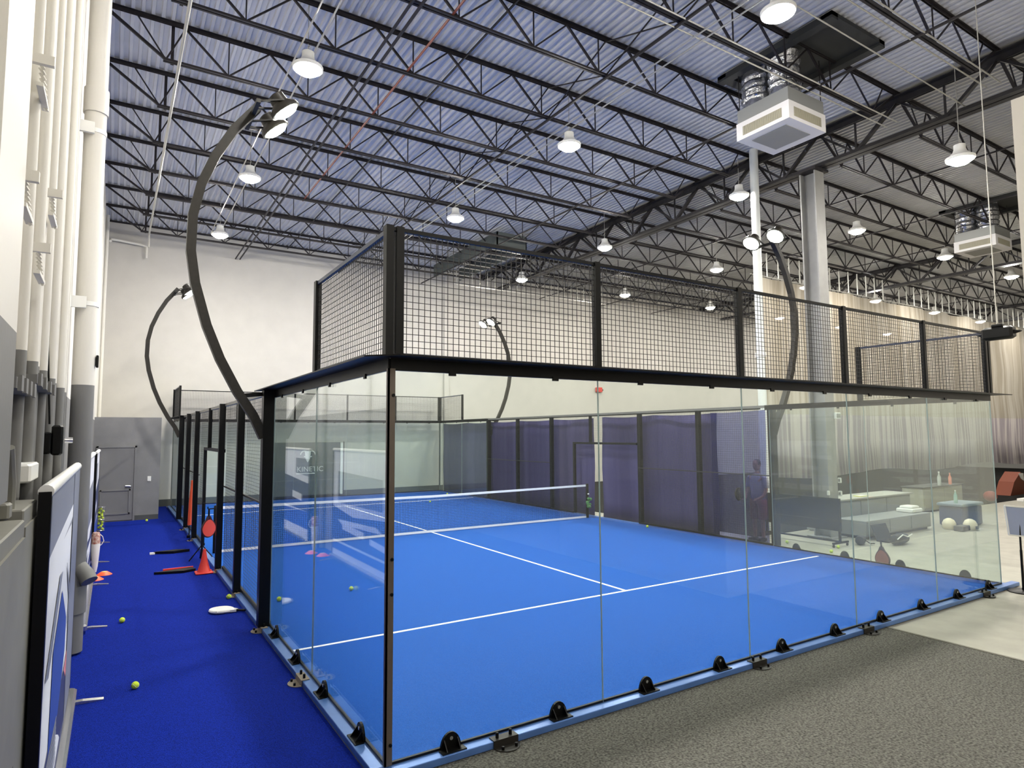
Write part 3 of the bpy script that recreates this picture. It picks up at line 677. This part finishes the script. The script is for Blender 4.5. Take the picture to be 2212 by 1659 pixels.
MB().box(-1.94, -1.936, 4.22, 4.28, 3.22, 3.32).build('back_plate', BLACK, t)

# ------------------------------------------------------------------ roll-up banners
def banner(x, y0, y1, H, lb, art, lean=.02):
    t = thing('rollup_banner', lb, 'banner', (x, (y0+y1)/2, 0), 'roll-up banners along the left wall')
    MB().bev(x-.11, x+.05, y0, y1, .03, .12, .02).build('base_cassette', CHROME, t)
    for y in (y0+.25, y1-.12):
        m = MB(); m.prism([(x-.14, y-.03, .005), (x+.26, y-.03, .005), (x+.26, y-.03, .012), (x+.1, y-.03, .03), (x-.14, y-.03, .03)], (0, .06, 0)); m.build('foot', CHROME, t)
    for y in (y0+.02, y1-.02): MB().box(x-.06, x-.005, y-.03, y+.03, .1, H).build('side_post', BLACK, t)
    v = []; f = []; n = 10
    mats = [mat(k, c, .5) for k, c in (('banner_white', (226, 228, 234)), ('banner_navy', (52, 58, 96)), ('banner_blue', (44, 72, 158)), ('banner_grey', (128, 132, 146)), ('banner_pink', (206, 128, 132)))]
    MB().tube([(x-.03, y0, H), (x-.03, y1, H)], .035, 12).build('top_tube', WHITE, t, True)
    sh = MB(); 
    for i in range(n):
        a = y0+.05+(y1-y0-.1)*i/n; b2 = y0+.05+(y1-y0-.1)*(i+1)/n
        sh.add([(x-.01, a, .12), (x-.01, b2, .12), (x-.012, b2, H), (x-.012, a, H), (x-.016, a, .12), (x-.016, b2, .12), (x-.018, b2, H), (x-.018, a, H)], [(0, 1, 2, 3), (7, 6, 5, 4), (0, 4, 5, 1), (3, 2, 6, 7)])
    sh.build('printed_sheet', mats[0], t)
    for k, (mi, pts) in enumerate(art):
        # artwork given as fractions of sheet (u along y, v up)
        MB().prism([(x-.009+.0004*k, y0+.05+(y1-y0-.1)*u, .13+(H-.14)*q) for u, q in pts], (.0012, 0, 0)).build('printed_graphic', mats[mi], t)
    return t
artA = [(3, [(0, .80), (1, .80), (1, 1), (0, 1)]), (0, [(0, .78), (.75, .82), (.75, .87), (0, .83)]), (1, [(0, 0), (1, 0), (1, .3), (0, .22)]),
        (2, [(.2, .22), (.45, .2), (.62, .34), (.62, .46), (.42, .62), (.22, .5)]), (3, [(.05, .5), (.32, .7), (.4, .69), (.12, .48)]), (3, [(.55, .68), (.78, .5), (.66, .4), (.7, .5)]),
        (4, [(.62, .26), (.95, .36), (.95, .29), (.7, .2)]), (0, [(.3, .03), (.55, .06), (.5, .1), (.4, .16), (.3, .1)]), (3, [(.72, .02), (1, .02), (1, 1), (.72, 1)])]
for i in range(9): artA.append((3, [(.02, .2-.016*i), (.4, .212-.016*i), (.4, .219-.016*i), (.02, .207-.016*i)]))
banner(-1.98, -.5, 2.75, 2.13, 'large roll-up banner with blue shape and navy base, nearest on the left wall', artA)
banner(-1.97, 5.0, 8.1, 2.12, 'white roll-up banner with grey panel and navy stripes just past the thick downpipe', [(3, [(.1, .52), (.9, .5), (.9, .8), (.1, .78)]), (1, [(0, .14), (1, .14), (1, .46), (.6, .4), (0, .46)]), (0, [(.05, .2), (.3, .22), (.3, .27), (.05, .25)]), (0, [(.4, .24), (.8, .26), (.8, .32), (.4, .3)]), (0, [(.1, .34), (.8, .3), (.9, .34), (.2, .38)]), (2, [(.0, .05), (1, .05), (1, .12), (0, .12)])])
banner(-1.97, 9.9, 12.9, 2.08, 'roll-up banner with white top and dark lower half, farthest on the left wall', [(1, [(0, .3), (1, .3), (1, .7), (0, .62)]), (0, [(.2, .4), (.5, .42), (.5, .5), (.2, .48)]), (3, [(0, .7), (.4, .72), (.4, .9), (0, .9)]), (2, [(0, .1), (1, .1), (1, .26), (0, .3)])])

# backdrop banner on the far wall
bd = thing('backdrop_banner', 'dark grey backdrop with white ram emblem and lettering on the far wall', 'banner', (4.6, 20.42, 0))
MB().box(3.38, 5.88, 20.44, 20.455, .12, 2.13).build('sheet', mat('backdrop_grey', (92, 96, 98), .7, 0, .05, 3), bd)
MB().box(5.89, 5.99, 20.43, 20.45, .1, 2.1).build('edge_strip', WHITE, bd); MB().box(6.0, 6.03, 20.43, 20.45, .05, 2.15).build('side_post', BLACK, bd)
MB().box(3.36, 5.9, 20.42, 20.46, .02, .12).build('foot_bar', BLACK, bd)
v, f = text_mesh('KINETIC', .27)
MB().add([(4.72+x, 20.437-z, 1.02+y) for x, y, z in v], [tuple(reversed(q)) for q in f]).build('lettering', WHITE, bd)
MB().box(4.2, 4.9, 20.434, 20.438, .93, .96).build('lettering_rule', WHITE, bd)
rm = MB()
for s in (-1, 1):
    path = [(4.62+s*(.05+.17*math.cos(a)*(1-a/9)+.06), 20.435, 1.66+.17*math.sin(a)*(1-a/9)) for a in [i*.35 for i in range(16)]]
    rm.tube(path, .022, 6)
rm.prism([(4.5, 20.437, 1.8), (4.74, 20.437, 1.8), (4.7, 20.437, 1.5), (4.62, 20.437, 1.36), (4.54, 20.437, 1.5)], (0, -.006, 0))
rm.build('ram_emblem', WHITE, bd)

# ------------------------------------------------------------------ wall bits
rb = thing('fire_bell', 'small red alarm box on the far wall above the curtain', 'alarm', (19.1, 20.45, 4.6))
MB().bev(18.93, 19.3, 20.36, 20.499, 4.5, 4.75, .02).build('housing', mat('alarm_red', (206, 60, 52), .4), rb); MB().box(19.3, 19.37, 20.4, 20.46, 4.58, 4.66).build('bracket', BLACK, rb)
spk = thing('hanging_speaker', 'black speaker hanging on a thin cable at the right edge', 'speaker', (8.98, -.54, 3.75))
MB().bev(8.9, 9.08, -.74, -.36, 3.72, 3.9, .03).build('cabinet', BLACK, spk, True)
MB().bev(8.93, 9.05, -.62, -.48, 3.9, 3.94, .01).build('top_cap', BLACK, spk)
for s_ in (-1, 1): MB().lathe([(.035, 0), (.02, .05), (.004, .1)], (8.99, -.55+s_*.18, 3.81), 10, (0, s_, 0)).build('side_knob', BLACK, spk, True)
MB().tube([(8.98, -.54, 3.93), (8.98, -.54, 9.74)], .007, 6).build('cable', GALV, spk); MB().sphere((8.98, -.54, 5.6), .018).build('cable_clip', CHROME, spk, True)

# ------------------------------------------------------------------ loose sports gear
def ball_at(x, y, z=.004, r=.034): return (x, y, z+r)
b0 = thing('tennis_ball', '', 'ball', (0, 0, 0), 'loose balls on the floor')
MB().sphere((0, 0, 0), .034, 16).build('felt', BALL, b0, True)
sm = []
for i in range(33):
    a = 2*math.pi*i/32; p = Vector((math.cos(a), math.sin(a), .62*math.sin(2*a))).normalized()*.0342; sm.append(p)
MB().tube(sm, .0012, 5).build('seam', WHITE, b0)
bl = [(-1.47, 2.74, .004, 'yellow ball on the blue turf strip, nearest of those on the strip'), (-1.55, 5.33, .004, 'yellow ball on the blue turf strip beside the second banner'),
      (-.85, 16.36, .004, 'ball on the blue turf strip near the grey door'), (-.2, 5.87, .004, 'yellow ball beside the base rail and the white racket head'),
      (1.47, 5.34, .006, 'pale ball on the court turf behind the left glass'), (.39, 5.3, .006, 'pale ball on the court turf close to the left fence'),
      (7.85, 16.3, .006, 'tiny ball on the court beyond the net'), (9.7, 18.68, .006, 'tiny ball near the far right corner of the court'),
      (10.55, 3.09, -.006, 'yellow ball on the floor right of the court near the dark partition foot'), (10.8, 4.25, -.006, 'yellow ball on the floor beside the standing person'),
      (11.15, 3.3, -.006, 'yellow ball under the dark rolling partition'), (9.9, 7.6, .006, 'ball at the foot of the purple curtain inside the fence')]
for i, (x, y, z, lb) in enumerate(bl):
    if i == 0: b0.location = ball_at(x, y, z); b0['label'] = lb
    else: dup(b0, ball_at(x, y, z), lb, i*1.1)
# stack of balls in a tube
tb = thing('ball_tube', 'clear upright wire tube filled with balls beside the farthest banner', 'ball holder', (-1.93, 14.95, 0))
m = MB()
for k in range(8): a = k*math.pi/4; m.bar((-1.93+.09*math.cos(a), 14.95+.09*math.sin(a), .004), (-1.93+.09*math.cos(a), 14.95+.09*math.sin(a), .62), .006)
for z in (.02, .3, .61): m.lathe([(.092, 0), (.095, .004), (.092, .008)], (-1.93, 14.95, z), 16)
m.build('wire_cage', CHROME, tb)
for i in range(16):
    a = i*2.4; dup(b0, (-1.93+.045*math.cos(a), 14.95+.045*math.sin(a), .06+i*.034), 'yellow ball stacked inside the wire tube by the farthest banner')['group'] = 'balls in the wire tube'
# orange discs cones
d0 = thing('marker_cone', 'flat orange marker cone beside the base of the second banner', 'cone', (-1.9, 8.45, .004), 'flat marker cones')
MB().lathe([(.12, 0), (.122, .004), (.05, .055), (.04, .055)], (-1.9, 8.45, .004), 20).build('disc', ORANGE, d0, True)
MB().lathe([(.041, .056), (.03, .058)], (-1.9, 8.45, .004), 16).build('rim', mat('yellow_rim', (232, 200, 110), .5), d0)
dup(d0, (-1.78, 8.85, .004), 'flat orange marker cone with pale tip behind the first flat cone')
tw = thing('ball_bag', 'slim white ball bag with red and white top standing between the banners', 'bag', (-1.93, 9.2, 0))
MB().lathe([(.03, .004), (.045, .1), (.06, .3), (.07, .48), (.07, .5)], (-1.93, 9.2, 0), 14).build('bag_body', WHITE, tw, True)
MB().lathe([(.07, .5), (.065, .66), (.05, .7)], (-1.93, 9.2, 0), 14).build('bag_top', mat('bag_red', (150, 70, 56), .6, 0, 0, 30, 0, None, .5, (210, 190, 176)), tw, True)
MB().tube([(-1.87, 9.2, .66), (-1.83, 9.2, .62), (-1.81, 9.2, .54), (-1.84, 9.2, .48), (-1.87, 9.2, .46)], .007, 6).build('strap', WHITE, tw, True)
cn_ = thing('traffic_cone', 'red-orange training cone at the court gate on the blue turf', 'cone', (-.3, 8.02, 0))
MB().bev(-.44, -.16, 7.88, 8.16, .004, .035, .01).build('foot', REDP, cn_, True); MB().lathe([(.115, .035), (.1, .06), (.055, .22), (.025, .4), (.02, .42)], (-.3, 8.02, 0), 20).build('cone_body', REDP, cn_, True)
def racket(name, lb, loc, face, edge, rot, grp=None):
    t = bpy.data.objects.new(name, None); COL.objects.link(t); tag(t, lb, 'racket', grp)
    pts = [(.13*math.cos(a)*(1 if math.sin(a) > 0 else 1-.25*abs(math.sin(a))), 0, .33+.15*math.sin(a)) for a in [2*math.pi*i/28 for i in range(28)]]
    MB().prism([(p[0], -.018, p[2]) for p in pts], (0, .036, 0)).build('head', face, t)
    m = MB(); m.tube([(p[0]*1.02, 0, .33+(p[2]-.33)*1.02) for p in pts]+[(pts[0][0]*1.02, 0, pts[0][2])], .019, 6); m.bar((-.05, 0, .2), (-.012, 0, .12), .03); m.bar((.05, 0, .2), (.012, 0, .12), .03); m.build('rim', edge, t, True)
    MB().tube([(0, 0, .14), (0, 0, 0)], [.017, .015], 8).build('grip', BLACK, t, True)
    h = MB()
    for i in range(-3, 4):
        for j in range(-3, 4):
            if i*i+j*j < 11: h.lathe([(.0045, 0), (.0045, .0015)], (i*.026, -.0185, .34+j*.026), 6, (0, -1, 0))
    h.build('drill_holes', BLACK, t)
    t.location = loc; t.rotation_euler = rot; return t
RF = mat('racket_red', (196, 58, 44), .35); RE = mat('racket_dark', (60, 22, 20), .4)
racket('padel_racket', 'red padel racket hung head down by the gate above the cone', (-.22, 8.25, 1.08), mat('racket_orange', (234, 82, 62), .4), RE, (math.pi, 0, .5), 'padel rackets')
hk = MB(); hk.bar((-.03, 8.25, 1.09), (-.24, 8.25, 1.09), .016); hk.bar((-.24, 8.25, 1.09), (-.24, 8.25, 1.13), .016); tag(hk.build('racket_hook', BLACK), 'small black hook on the gate post holding the red racket', 'hook')
racket('padel_racket', 'white padel racket lying flat on the blue turf beside the base rail', (-.12, 4.98, .03), mat('racket_white', (232, 234, 232), .4), WHITE, (math.pi/2, 0, -2.2), 'padel rackets')
racket('padel_racket', 'brownish red padel racket leaning outside the right glass', (10.32, 1.98, .42), mat('racket_brown', (150, 84, 66), .4), RE, (math.pi, .06, 1.45), 'padel rackets')
rp = thing('padded_post', 'tall red-orange foam tube leaning on the left fence beyond the gate', 'foam tube', (-.12, 12.5, 0))
MB().tube([(-.13, 12.5, .3), (-.12, 12.5, .8), (-.1, 12.5, 1.35)], [.045, .04, .025], 10).build('foam', ORANGE, rp, True); MB().lathe([(.05, .004), (.05, .06), (.012, .08), (.012, .3)], (-.13, 12.5, 0), 10).build('base', BLACK, rp, True)
bl_ = thing('ball_basket', 'dark ball pick-up stand hanging by the gate', 'ball holder', (-.2, 9.3, 0))
MB().tube([(-.2, 9.3, .03), (-.2, 9.3, 1.1)], .02, 8).build('tube', BLACK, bl_, True)
for s in (-1, 1): MB().tube([(-.2, 9.3, .3), (-.2+s*.22, 9.3, .012)], .012, 6).build('leg', BLACK, bl_)
MB().tube([(-.2, 9.3, .3), (-.2, 9.55, .012)], .012, 6).build('leg', BLACK, bl_)
dd = tag(MB().prism([(-.95, 10.55, .006), (-.55, 10.62, .006), (-.3, 10.5, .006), (-.6, 10.4, .006)], (0, 0, .05)).build('racket_cover', BLACK), 'black racket cover with white tip lying on the turf near the gate', 'bag'); MB().box(-1.02, -.93, 10.5, 10.58, .008, .04).build('tip', WHITE, dd)
dd = tag(MB().prism([(-1.05, 8.35, .006), (-.45, 8.5, .006), (-.4, 8.32, .006), (-.6, 8.22, .006)], (0, 0, .04)).build('jacket', BLACK), 'dark folded jacket with red edge on the turf behind the cone', 'jacket'); MB().box(-.9, -.42, 8.52, 8.56, .008, .05).build('red_edge', REDP, dd)

# ------------------------------------------------------------------ right hand area
GREYC = mat('grey_cabinet', (134, 136, 134), .5, 0, .04, 3)
bn_ = thing('bench_box', 'long low grey storage bench right of the court', 'bench', (13.9, 3.9, 0))
MB().bev(12.68, 15.6, 3.55, 4.25, .06, .4, .01).build('bench_body', GREYC, bn_); MB().box(12.72, 15.55, 3.62, 4.2, -.006, .06).build('plinth', BASEG, bn_)
for i in range(3): MB().box(12.72+i*.96, 13.64+i*.96, 3.535, 3.55, .1, .37).build('door_panel', GREYC, bn_)
cb = thing('cabinet', 'grey counter cabinet behind the low storage bench', 'cabinet', (14.6, 4.9, 0))
MB().bev(12.9, 16.6, 4.5, 5.15, .02, .74, .01).build('cabinet_body', GREYC, cb); MB().box(12.85, 16.65, 4.45, 5.18, .74, .77).build('countertop', mat('counter_top', (170, 170, 162), .4), cb)
for i in range(3): MB().box(12.98+i*1.2, 14.1+i*1.2, 4.48, 4.5, .1, .7).build('cabinet_door', GREYC, cb)
c2_ = thing('cabinet', 'pale grey cabinet carrying the bottles near the right glass edge', 'cabinet', (20.2, 5.6, 0))
MB().bev(19.0, 21.5, 5.3, 5.9, .02, .7, .01).build('cabinet_body', mat('pale_cabinet', (160, 160, 144), .5), c2_); MB().box(18.96, 21.54, 5.27, 5.93, .7, .73).build('countertop', BASEG, c2_)
for i in range(2): MB().box(19.05+i*1.24, 20.2+i*1.24, 5.28, 5.3, .1, .66).build('cabinet_door', mat('pale_cabinet2', (152, 152, 138), .5), c2_)
def bottle(x, y, z, s, m_, cap, lb):
    t = thing('bottle', lb, 'bottle', (x, y, z), 'bottles')
    MB().lathe([(.04*s, 0), (.042*s, .02*s), (.042*s, .2*s), (.015*s, .27*s), (.015*s, .3*s)], (x, y, z), 14).build('body', m_, t, True); MB().lathe([(.018*s, .3*s), (.018*s, .33*s)], (x, y, z), 10).build('cap', cap, t)
bottle(20.25, 5.4, .73, 1.3, mat('clear_bottle', (186, 192, 186), .2), WHITE, 'tall pale clear bottle on the pale cabinet')
bottle(20.95, 5.4, .73, 1.1, mat('pink_bottle', (226, 142, 118), .4), mat('pink_cap', (226, 142, 118), .4), 'salmon pink bottle on the pale cabinet')
bottle(16.6, 3.4, .58, 1.0, mat('teal_bottle', (150, 186, 176), .3), WHITE, 'pale green bottle on the blue cooler')
cl = thing('cooler', 'dark blue cooler box on the floor near the right glass edge', 'cooler', (17.0, 3.4, 0))
MB().bev(16.45, 17.55, 3.2, 3.75, .0, .5, .03).build('cooler_body', mat('cooler_blue', (62, 76, 104), .45), cl); MB().bev(16.42, 17.58, 3.17, 3.78, .5, .58, .02).build('lid', mat('cooler_lid', (120, 136, 150), .4), cl)
for i, (x, y) in enumerate(((15.95, 3.3), (16.22, 2.95))):
    t = thing('helmet', f'white rounded helmet on the floor beside the blue cooler, {("left", "right")[i]} one', 'helmet', (x, y, 0), 'white helmets')
    MB().lathe([(.12, -.004), (.15, .05), (.15, .14), (.11, .22), (.04, .26), (.002, .265)], (x, y, 0), 18).build('shell', mat('cream_shell', (226, 216, 190), .4), t, True); MB().box(x-.06, x+.06, y-.156, y-.13, .03, .1).build('visor', BASEG, t)
t = thing('printer', 'white printer on the low storage bench', 'printer', (15.35, 3.9, .4)); MB().bev(15.05, 15.55, 3.7, 4.1, .4, .5, .02).build('printer_body', WHITE, t); MB().bev(15.12, 15.5, 3.75, 4.05, .5, .56, .02).build('lid', WHITE, t)
t = thing('folder', 'yellow-green folder on the grey counter cabinet', 'folder', (14.6, 4.7, .77)); MB().box(14.4, 14.75, 4.6, 4.8, .77, .785).build('cover', mat('folder_yellow', (206, 208, 92), .5), t); MB().box(14.42, 14.74, 4.61, 4.79, .785, .79).build('paper', WHITE, t)
t = thing('laptop', 'dark open screen leaning on the bench front', 'screen', (12.95, 3.3, 0)); MB().prism([(12.65, 3.3, .02), (13.25, 3.3, .02), (13.25, 3.42, .34), (12.65, 3.42, .34)], (0, .02, 0)).build('screen_panel', mat('dark_screen', (46, 54, 60), .3), t); MB().box(12.65, 13.25, 3.05, 3.32, -.004, .02).build('base', BLACK, t)
t = thing('equipment_bag', 'dark equipment bag with white straps on the floor before the bench', 'bag', (12.7, 2.85, 0)); MB().lathe([(.02, -.3), (.1, -.26), (.12, 0), (.1, .26), (.02, .3)], (12.7, 2.85, .11), 12, (1, .1, 0)).build('bag_body', mat('bag_black', (40, 42, 46), .7), t, True); MB().tube([(12.4, 2.74, .14), (12.6, 2.73, .22), (12.8, 2.73, .16), (13.0, 2.74, .2)], .012, 6).build('strap', WHITE, t)
t = thing('equipment_bag', 'small dark bag on the floor left of the dark screen', 'bag', (12.0, 3.3, 0)); MB().lathe([(.02, -.2), (.09, -.17), (.1, 0), (.08, .17), (.02, .2)], (12.0, 3.3, .095), 12, (1, .4, 0)).build('bag_body', mat('bag_black', (40, 42, 46), .7), t, True); MB().tube([(11.9, 3.2, .14), (12.0, 3.1, .04), (12.2, 3.12, .02)], .012, 6).build('strap', BLACK, t)
t = thing('speaker_box', 'dark grey box on the floor under the bench end', 'box', (16.0, 3.0, 0)); MB().bev(15.7, 16.1, 2.9, 3.1, -.004, .12, .01).build('box_body', BASEG, t); MB().box(15.74, 16.06, 2.89, 2.9, .02, .1).build('front', BLACK, t)
# rolling partition / scoreboard
rp_ = thing('rolling_partition', 'dark grey rolling board on a wheeled foot frame behind the right glass', 'board', (11.35, 4.0, 0))
MB().box(11.33, 11.39, 3.35, 5.2, .32, 1.0).build('board', mat('board_grey', (50, 50, 46), .7, 0, .05, 5, 0, None, .2), rp_)
for y in (3.38, 5.15): MB().box(11.34, 11.38, y-.02, y+.02, .06, .34).build('leg', BLACK, rp_); MB().bar((11.1, y, .08), (11.65, y, .08), .04).build('foot_bar', BLACK, rp_)
MB().bar((11.36, 3.38, .1), (11.36, 5.15, .1), .035).build('cross_tube', BLACK, rp_)
for x in (11.12, 11.62):
    for y in (3.38, 5.15): MB().lathe([(.03, -.012), (.03, .012)], (x, y, .026), 12, (0, 1, 0)).build('wheel', BLACK, rp_)
# sign stand
ss = thing('sign_stand', 'black pole sign stand with pale blue sheet at the right edge', 'sign stand', (9.95, -.24, 0))
MB().lathe([(.2, -.005), (.2, .008), (.17, .022), (.02, .03), (.02, .06)], (9.95, -.3, 0), 28).build('base', BLACK, ss, True)
MB().tube([(9.95, -.3, .04), (9.95, -.3, .62)], .017, 10).build('pole', BLACK, ss, True); MB().tube([(9.95, -.3, .6), (9.95, -.3, 1.12)], .013, 10).build('pole', BLACK, ss, True)
m = MB(); P0 = Vector((9.84, -.2, .84)); ux = Vector((.24, -.24, -.03)); uz = Vector((-.04, .02, .44))
m.prism([P0, P0+ux, P0+ux+uz, P0+uz], (.012, .012, 0)); m.build('sheet', mat('sheet_blue', (150, 162, 196), .4), ss)
m = MB(); m.bar(P0+uz, P0+ux+uz, .02); m.bar(P0, P0+ux, .02); m.bar(P0, P0+uz, .02); m.build('sheet_frame', WHITE, ss)
# orange things in the dark area
t = thing('kettle_ball', 'deep orange ball on the dark floor at the right edge', 'ball', (23.4, 5.0, 0)); MB().sphere((23.6, 5.35, .21), .2, 16, .9).build('shell', mat('deep_orange', (140, 40, 18), .5), t, True); MB().lathe([(.06, .02), (.05, .0)], (23.6, 5.35, -.01+.02), 10).build('foot', BLACK, t)
t = thing('foam_wedge', 'orange foam wedge with white edge at the right edge', 'foam block', (26.6, 6.0, 0)); MB().prism([(26.7, 5.9, .006), (28.0, 5.9, .006), (28.0, 5.9, .75), (27.7, 5.9, .85), (27.1, 5.9, .5)], (0, .5, 0)).build('block', mat('burnt_orange', (112, 50, 24), .6), t); MB().prism([(27.5, 5.88, .8), (27.9, 5.88, .8), (27.95, 5.88, .5), (27.7, 5.88, .6)], (0, .02, 0)).build('edge', WHITE, t)
t = thing('white_board', 'low white board on the floor at the right edge', 'board', (25.0, 5.0, 0)); MB().bev(24.7, 26.4, 4.8, 5.0, -.004, .1, .01).build('panel', WHITE, t); MB().box(24.9, 26.2, 4.79, 4.8, .02, .07).build('front_strip', SEAL, t)

# green ribbon and small things tied to the net post
gb = thing('foliage_ribbon', 'green bundle tied to the right net post', 'ribbon', (9.88, 9.95, .4))
m = MB()
for i in range(14): m.sphere((9.88+R.uniform(-.08, .08), 9.92+R.uniform(-.04, .02), .42+R.uniform(-.1, .14)), R.uniform(.025, .05), 8)
m.build('leaves', mat('leaf_green', (70, 128, 70), .6, 0, .3, 40), gb, True); MB().sphere((9.87, 9.93, .68), .025, 8).build('knob', WHITE, gb, True)

# ------------------------------------------------------------------ person behind the purple curtain
def person():
    PX, PY = 10.6, 4.8
    t = thing('person', 'person in grey shirt and maroon shorts standing at the curtain edge', 'person', (PX, PY, 0))
    # joints in local frame: person faces -x (towards the court)
    J = [((0, 0, .93), .135, .10), ((0, 0, 1.08), .13, .095), ((0, 0, 1.25), .155, .105), ((0, 0, 1.40), .14, .09), ((0, 0, 1.48), .06, .055), ((-.01, 0, 1.56), .055, .055)]
    E = [(i, i+1) for i in range(5)]
    def chain(root, pts):
        last = root
        for p, r in pts: J.append((p, r, r)); E.append((last, len(J)-1)); last = len(J)-1
    for s in (-1, 1):
        chain(3, [((0, s*.17, 1.41), .062), ((0, s*.21, 1.28), .05), ((-.02, s*.235, 1.13), .042), ((-.12, s*.22, 1.0), .036), ((-.2, s*.17, .95), .028), ((-.25, s*.15, .94), .03)])
        chain(0, [((0, s*.095, .86), .09), ((-.01, s*.1, .68), .075), ((-.01, s*.105, .5), .055), ((0, s*.105, .34), .052), ((.01, s*.105, .1), .036), ((-.02, s*.105, .045), .035), ((-.12, s*.11, .03), .032), ((-.17, s*.11, .025), .026)])
    hw = len(J)
    for s in (-1, 1):
        hand = [i for i, j in enumerate(J) if abs(j[0][0]+.25) < 1e-6 and j[0][1]*s > 0][0]
        hp = Vector(J[hand][0])
        for k, dy in enumerate((-.027, -.009, .009, .027)):
            L = (.055, .068, .064, .05)[k]
            chain(hand, [((hp.x-.03, hp.y+dy, hp.z-.005), .0095), ((hp.x-.03-L*.6, hp.y+dy*1.1, hp.z-.015), .0085), ((hp.x-.03-L, hp.y+dy*1.1, hp.z-.035), .0075)])
        chain(hand, [((hp.x-.005, hp.y-s*.03, hp.z+.01), .011), ((hp.x-.04, hp.y-s*.045, hp.z+.01), .0085)])
    me = bpy.data.meshes.new('body'); me.from_pydata([j[0] for j in J], E, []); o = bpy.data.objects.new('body', me); COL.objects.link(o); o.parent = t
    sk = o.modifiers.new('skin', 'SKIN'); o.modifiers.new('sub', 'SUBSURF').levels = 1; o.modifiers['sub'].render_levels = 1
    for i, j in enumerate(J): me.skin_vertices[0].data[i].radius = (j[1], j[2]); me.skin_vertices[0].data[i].use_root = (i == 0)
    skin = mat('skin', (172, 122, 98), .6); me.materials.append(skin)
    # head
    pr = [(.001, -.125), (.035, -.12), (.055, -.09), (.07, -.04), (.077, .02), (.074, .06), (.055, .1), (.03, .118), (.001, .122)]
    h = MB().lathe([(r, z) for r, z in pr], (PX-.015, PY, 1.68), 18)
    h.v = [(PX-.015+(x-PX+.015)*1.18, y, z) for x, y, z in h.v]
    h.prism([(PX-.1, PY-.012, 1.655), (PX-.1, PY+.012, 1.655), (PX-.102, PY+.004, 1.7), (PX-.102, PY-.004, 1.7)], (-.022, 0, -.004))
    for s in (-1, 1): h.sphere((PX-.0, PY+s*.078, 1.675), .02, 8, 1.4)
    hd = h.build('head', skin, t, True)
    for s in (-1, 1): MB().sphere((PX-.098, PY+s*.03, 1.7), .009, 8).build('eye', BLACK, hd, True)
    MB().box(PX-.104, PY-.0+0 if False else PX-.098, PY-.02, PY+.02, 1.622, 1.628).build('mouth', RE, hd)
    hr = MB().lathe([(.084, -.0), (.086, .03), (.08, .07), (.06, .11), (.03, .13), (.001, .134)], (PX-.003, PY, 1.68), 18); hr.v = [(PX+(x-PX)*1.14+.006, y, z) for x, y, z in hr.v]; hr.build('hair', mat('hair_dark', (40, 34, 46), .7), t, True)
    # clothing
    def garment(name, rings, m_):
        v = []; f = []; n = 20
        for (cx, cy_, z, rx, ry) in rings:
            for k in range(n): a = 2*math.pi*k/n; v.append((PX+cx+rx*math.cos(a), PY+cy_+ry*math.sin(a)*(1+.02*math.sin(5*a)), z))
        for i in range(len(rings)-1):
            for k in range(n): j = (k+1) % n; f.append((i*n+k, i*n+j, i*n+n+j, i*n+n+k))
        g_ = MB().add(v, f).build(name, m_, t, True); s_ = g_.modifiers.new('s', 'SOLIDIFY'); s_.thickness = .006; return g_
    SH = mat('shirt_grey', (150, 148, 160), .8); SR = mat('shorts_maroon', (132, 40, 58), .8)
    garment('shirt', [(0, 0, .9, .125, .175), (0, 0, 1.05, .125, .165), (0, 0, 1.25, .13, .185), (0, 0, 1.4, .115, .18), (0, 0, 1.46, .08, .11), (0, 0, 1.49, .065, .07)], SH)
    for s in (-1, 1):
        garment('sleeve', [(0, s*.14, 1.46, .05, .05), (0, s*.2, 1.4, .075, .06), (-.0, s*.225, 1.26, .075, .062), (-.01, s*.235, 1.18, .072, .06)], SH)
        garment('trouser_leg', [(0, s*.085, .93, .125, .1), (0, s*.1, .8, .12, .1), (0, s*.108, .6, .105, .095), (0, s*.11, .48, .1, .09)], SR)
        MB().bev(PX-.2, PX+.07, PY+s*.11-.05, PY+s*.11+.05, 0, .085, .02).build('shoe', BLACK, t, True)
    rr = racket('padel_racket', 'dark padel racket held by the person at the curtain edge', (PX-.22, PY+.16, .93), mat('racket_black', (36, 40, 52), .4), BLACK, (0, -1.2, .2), 'padel rackets')
person()
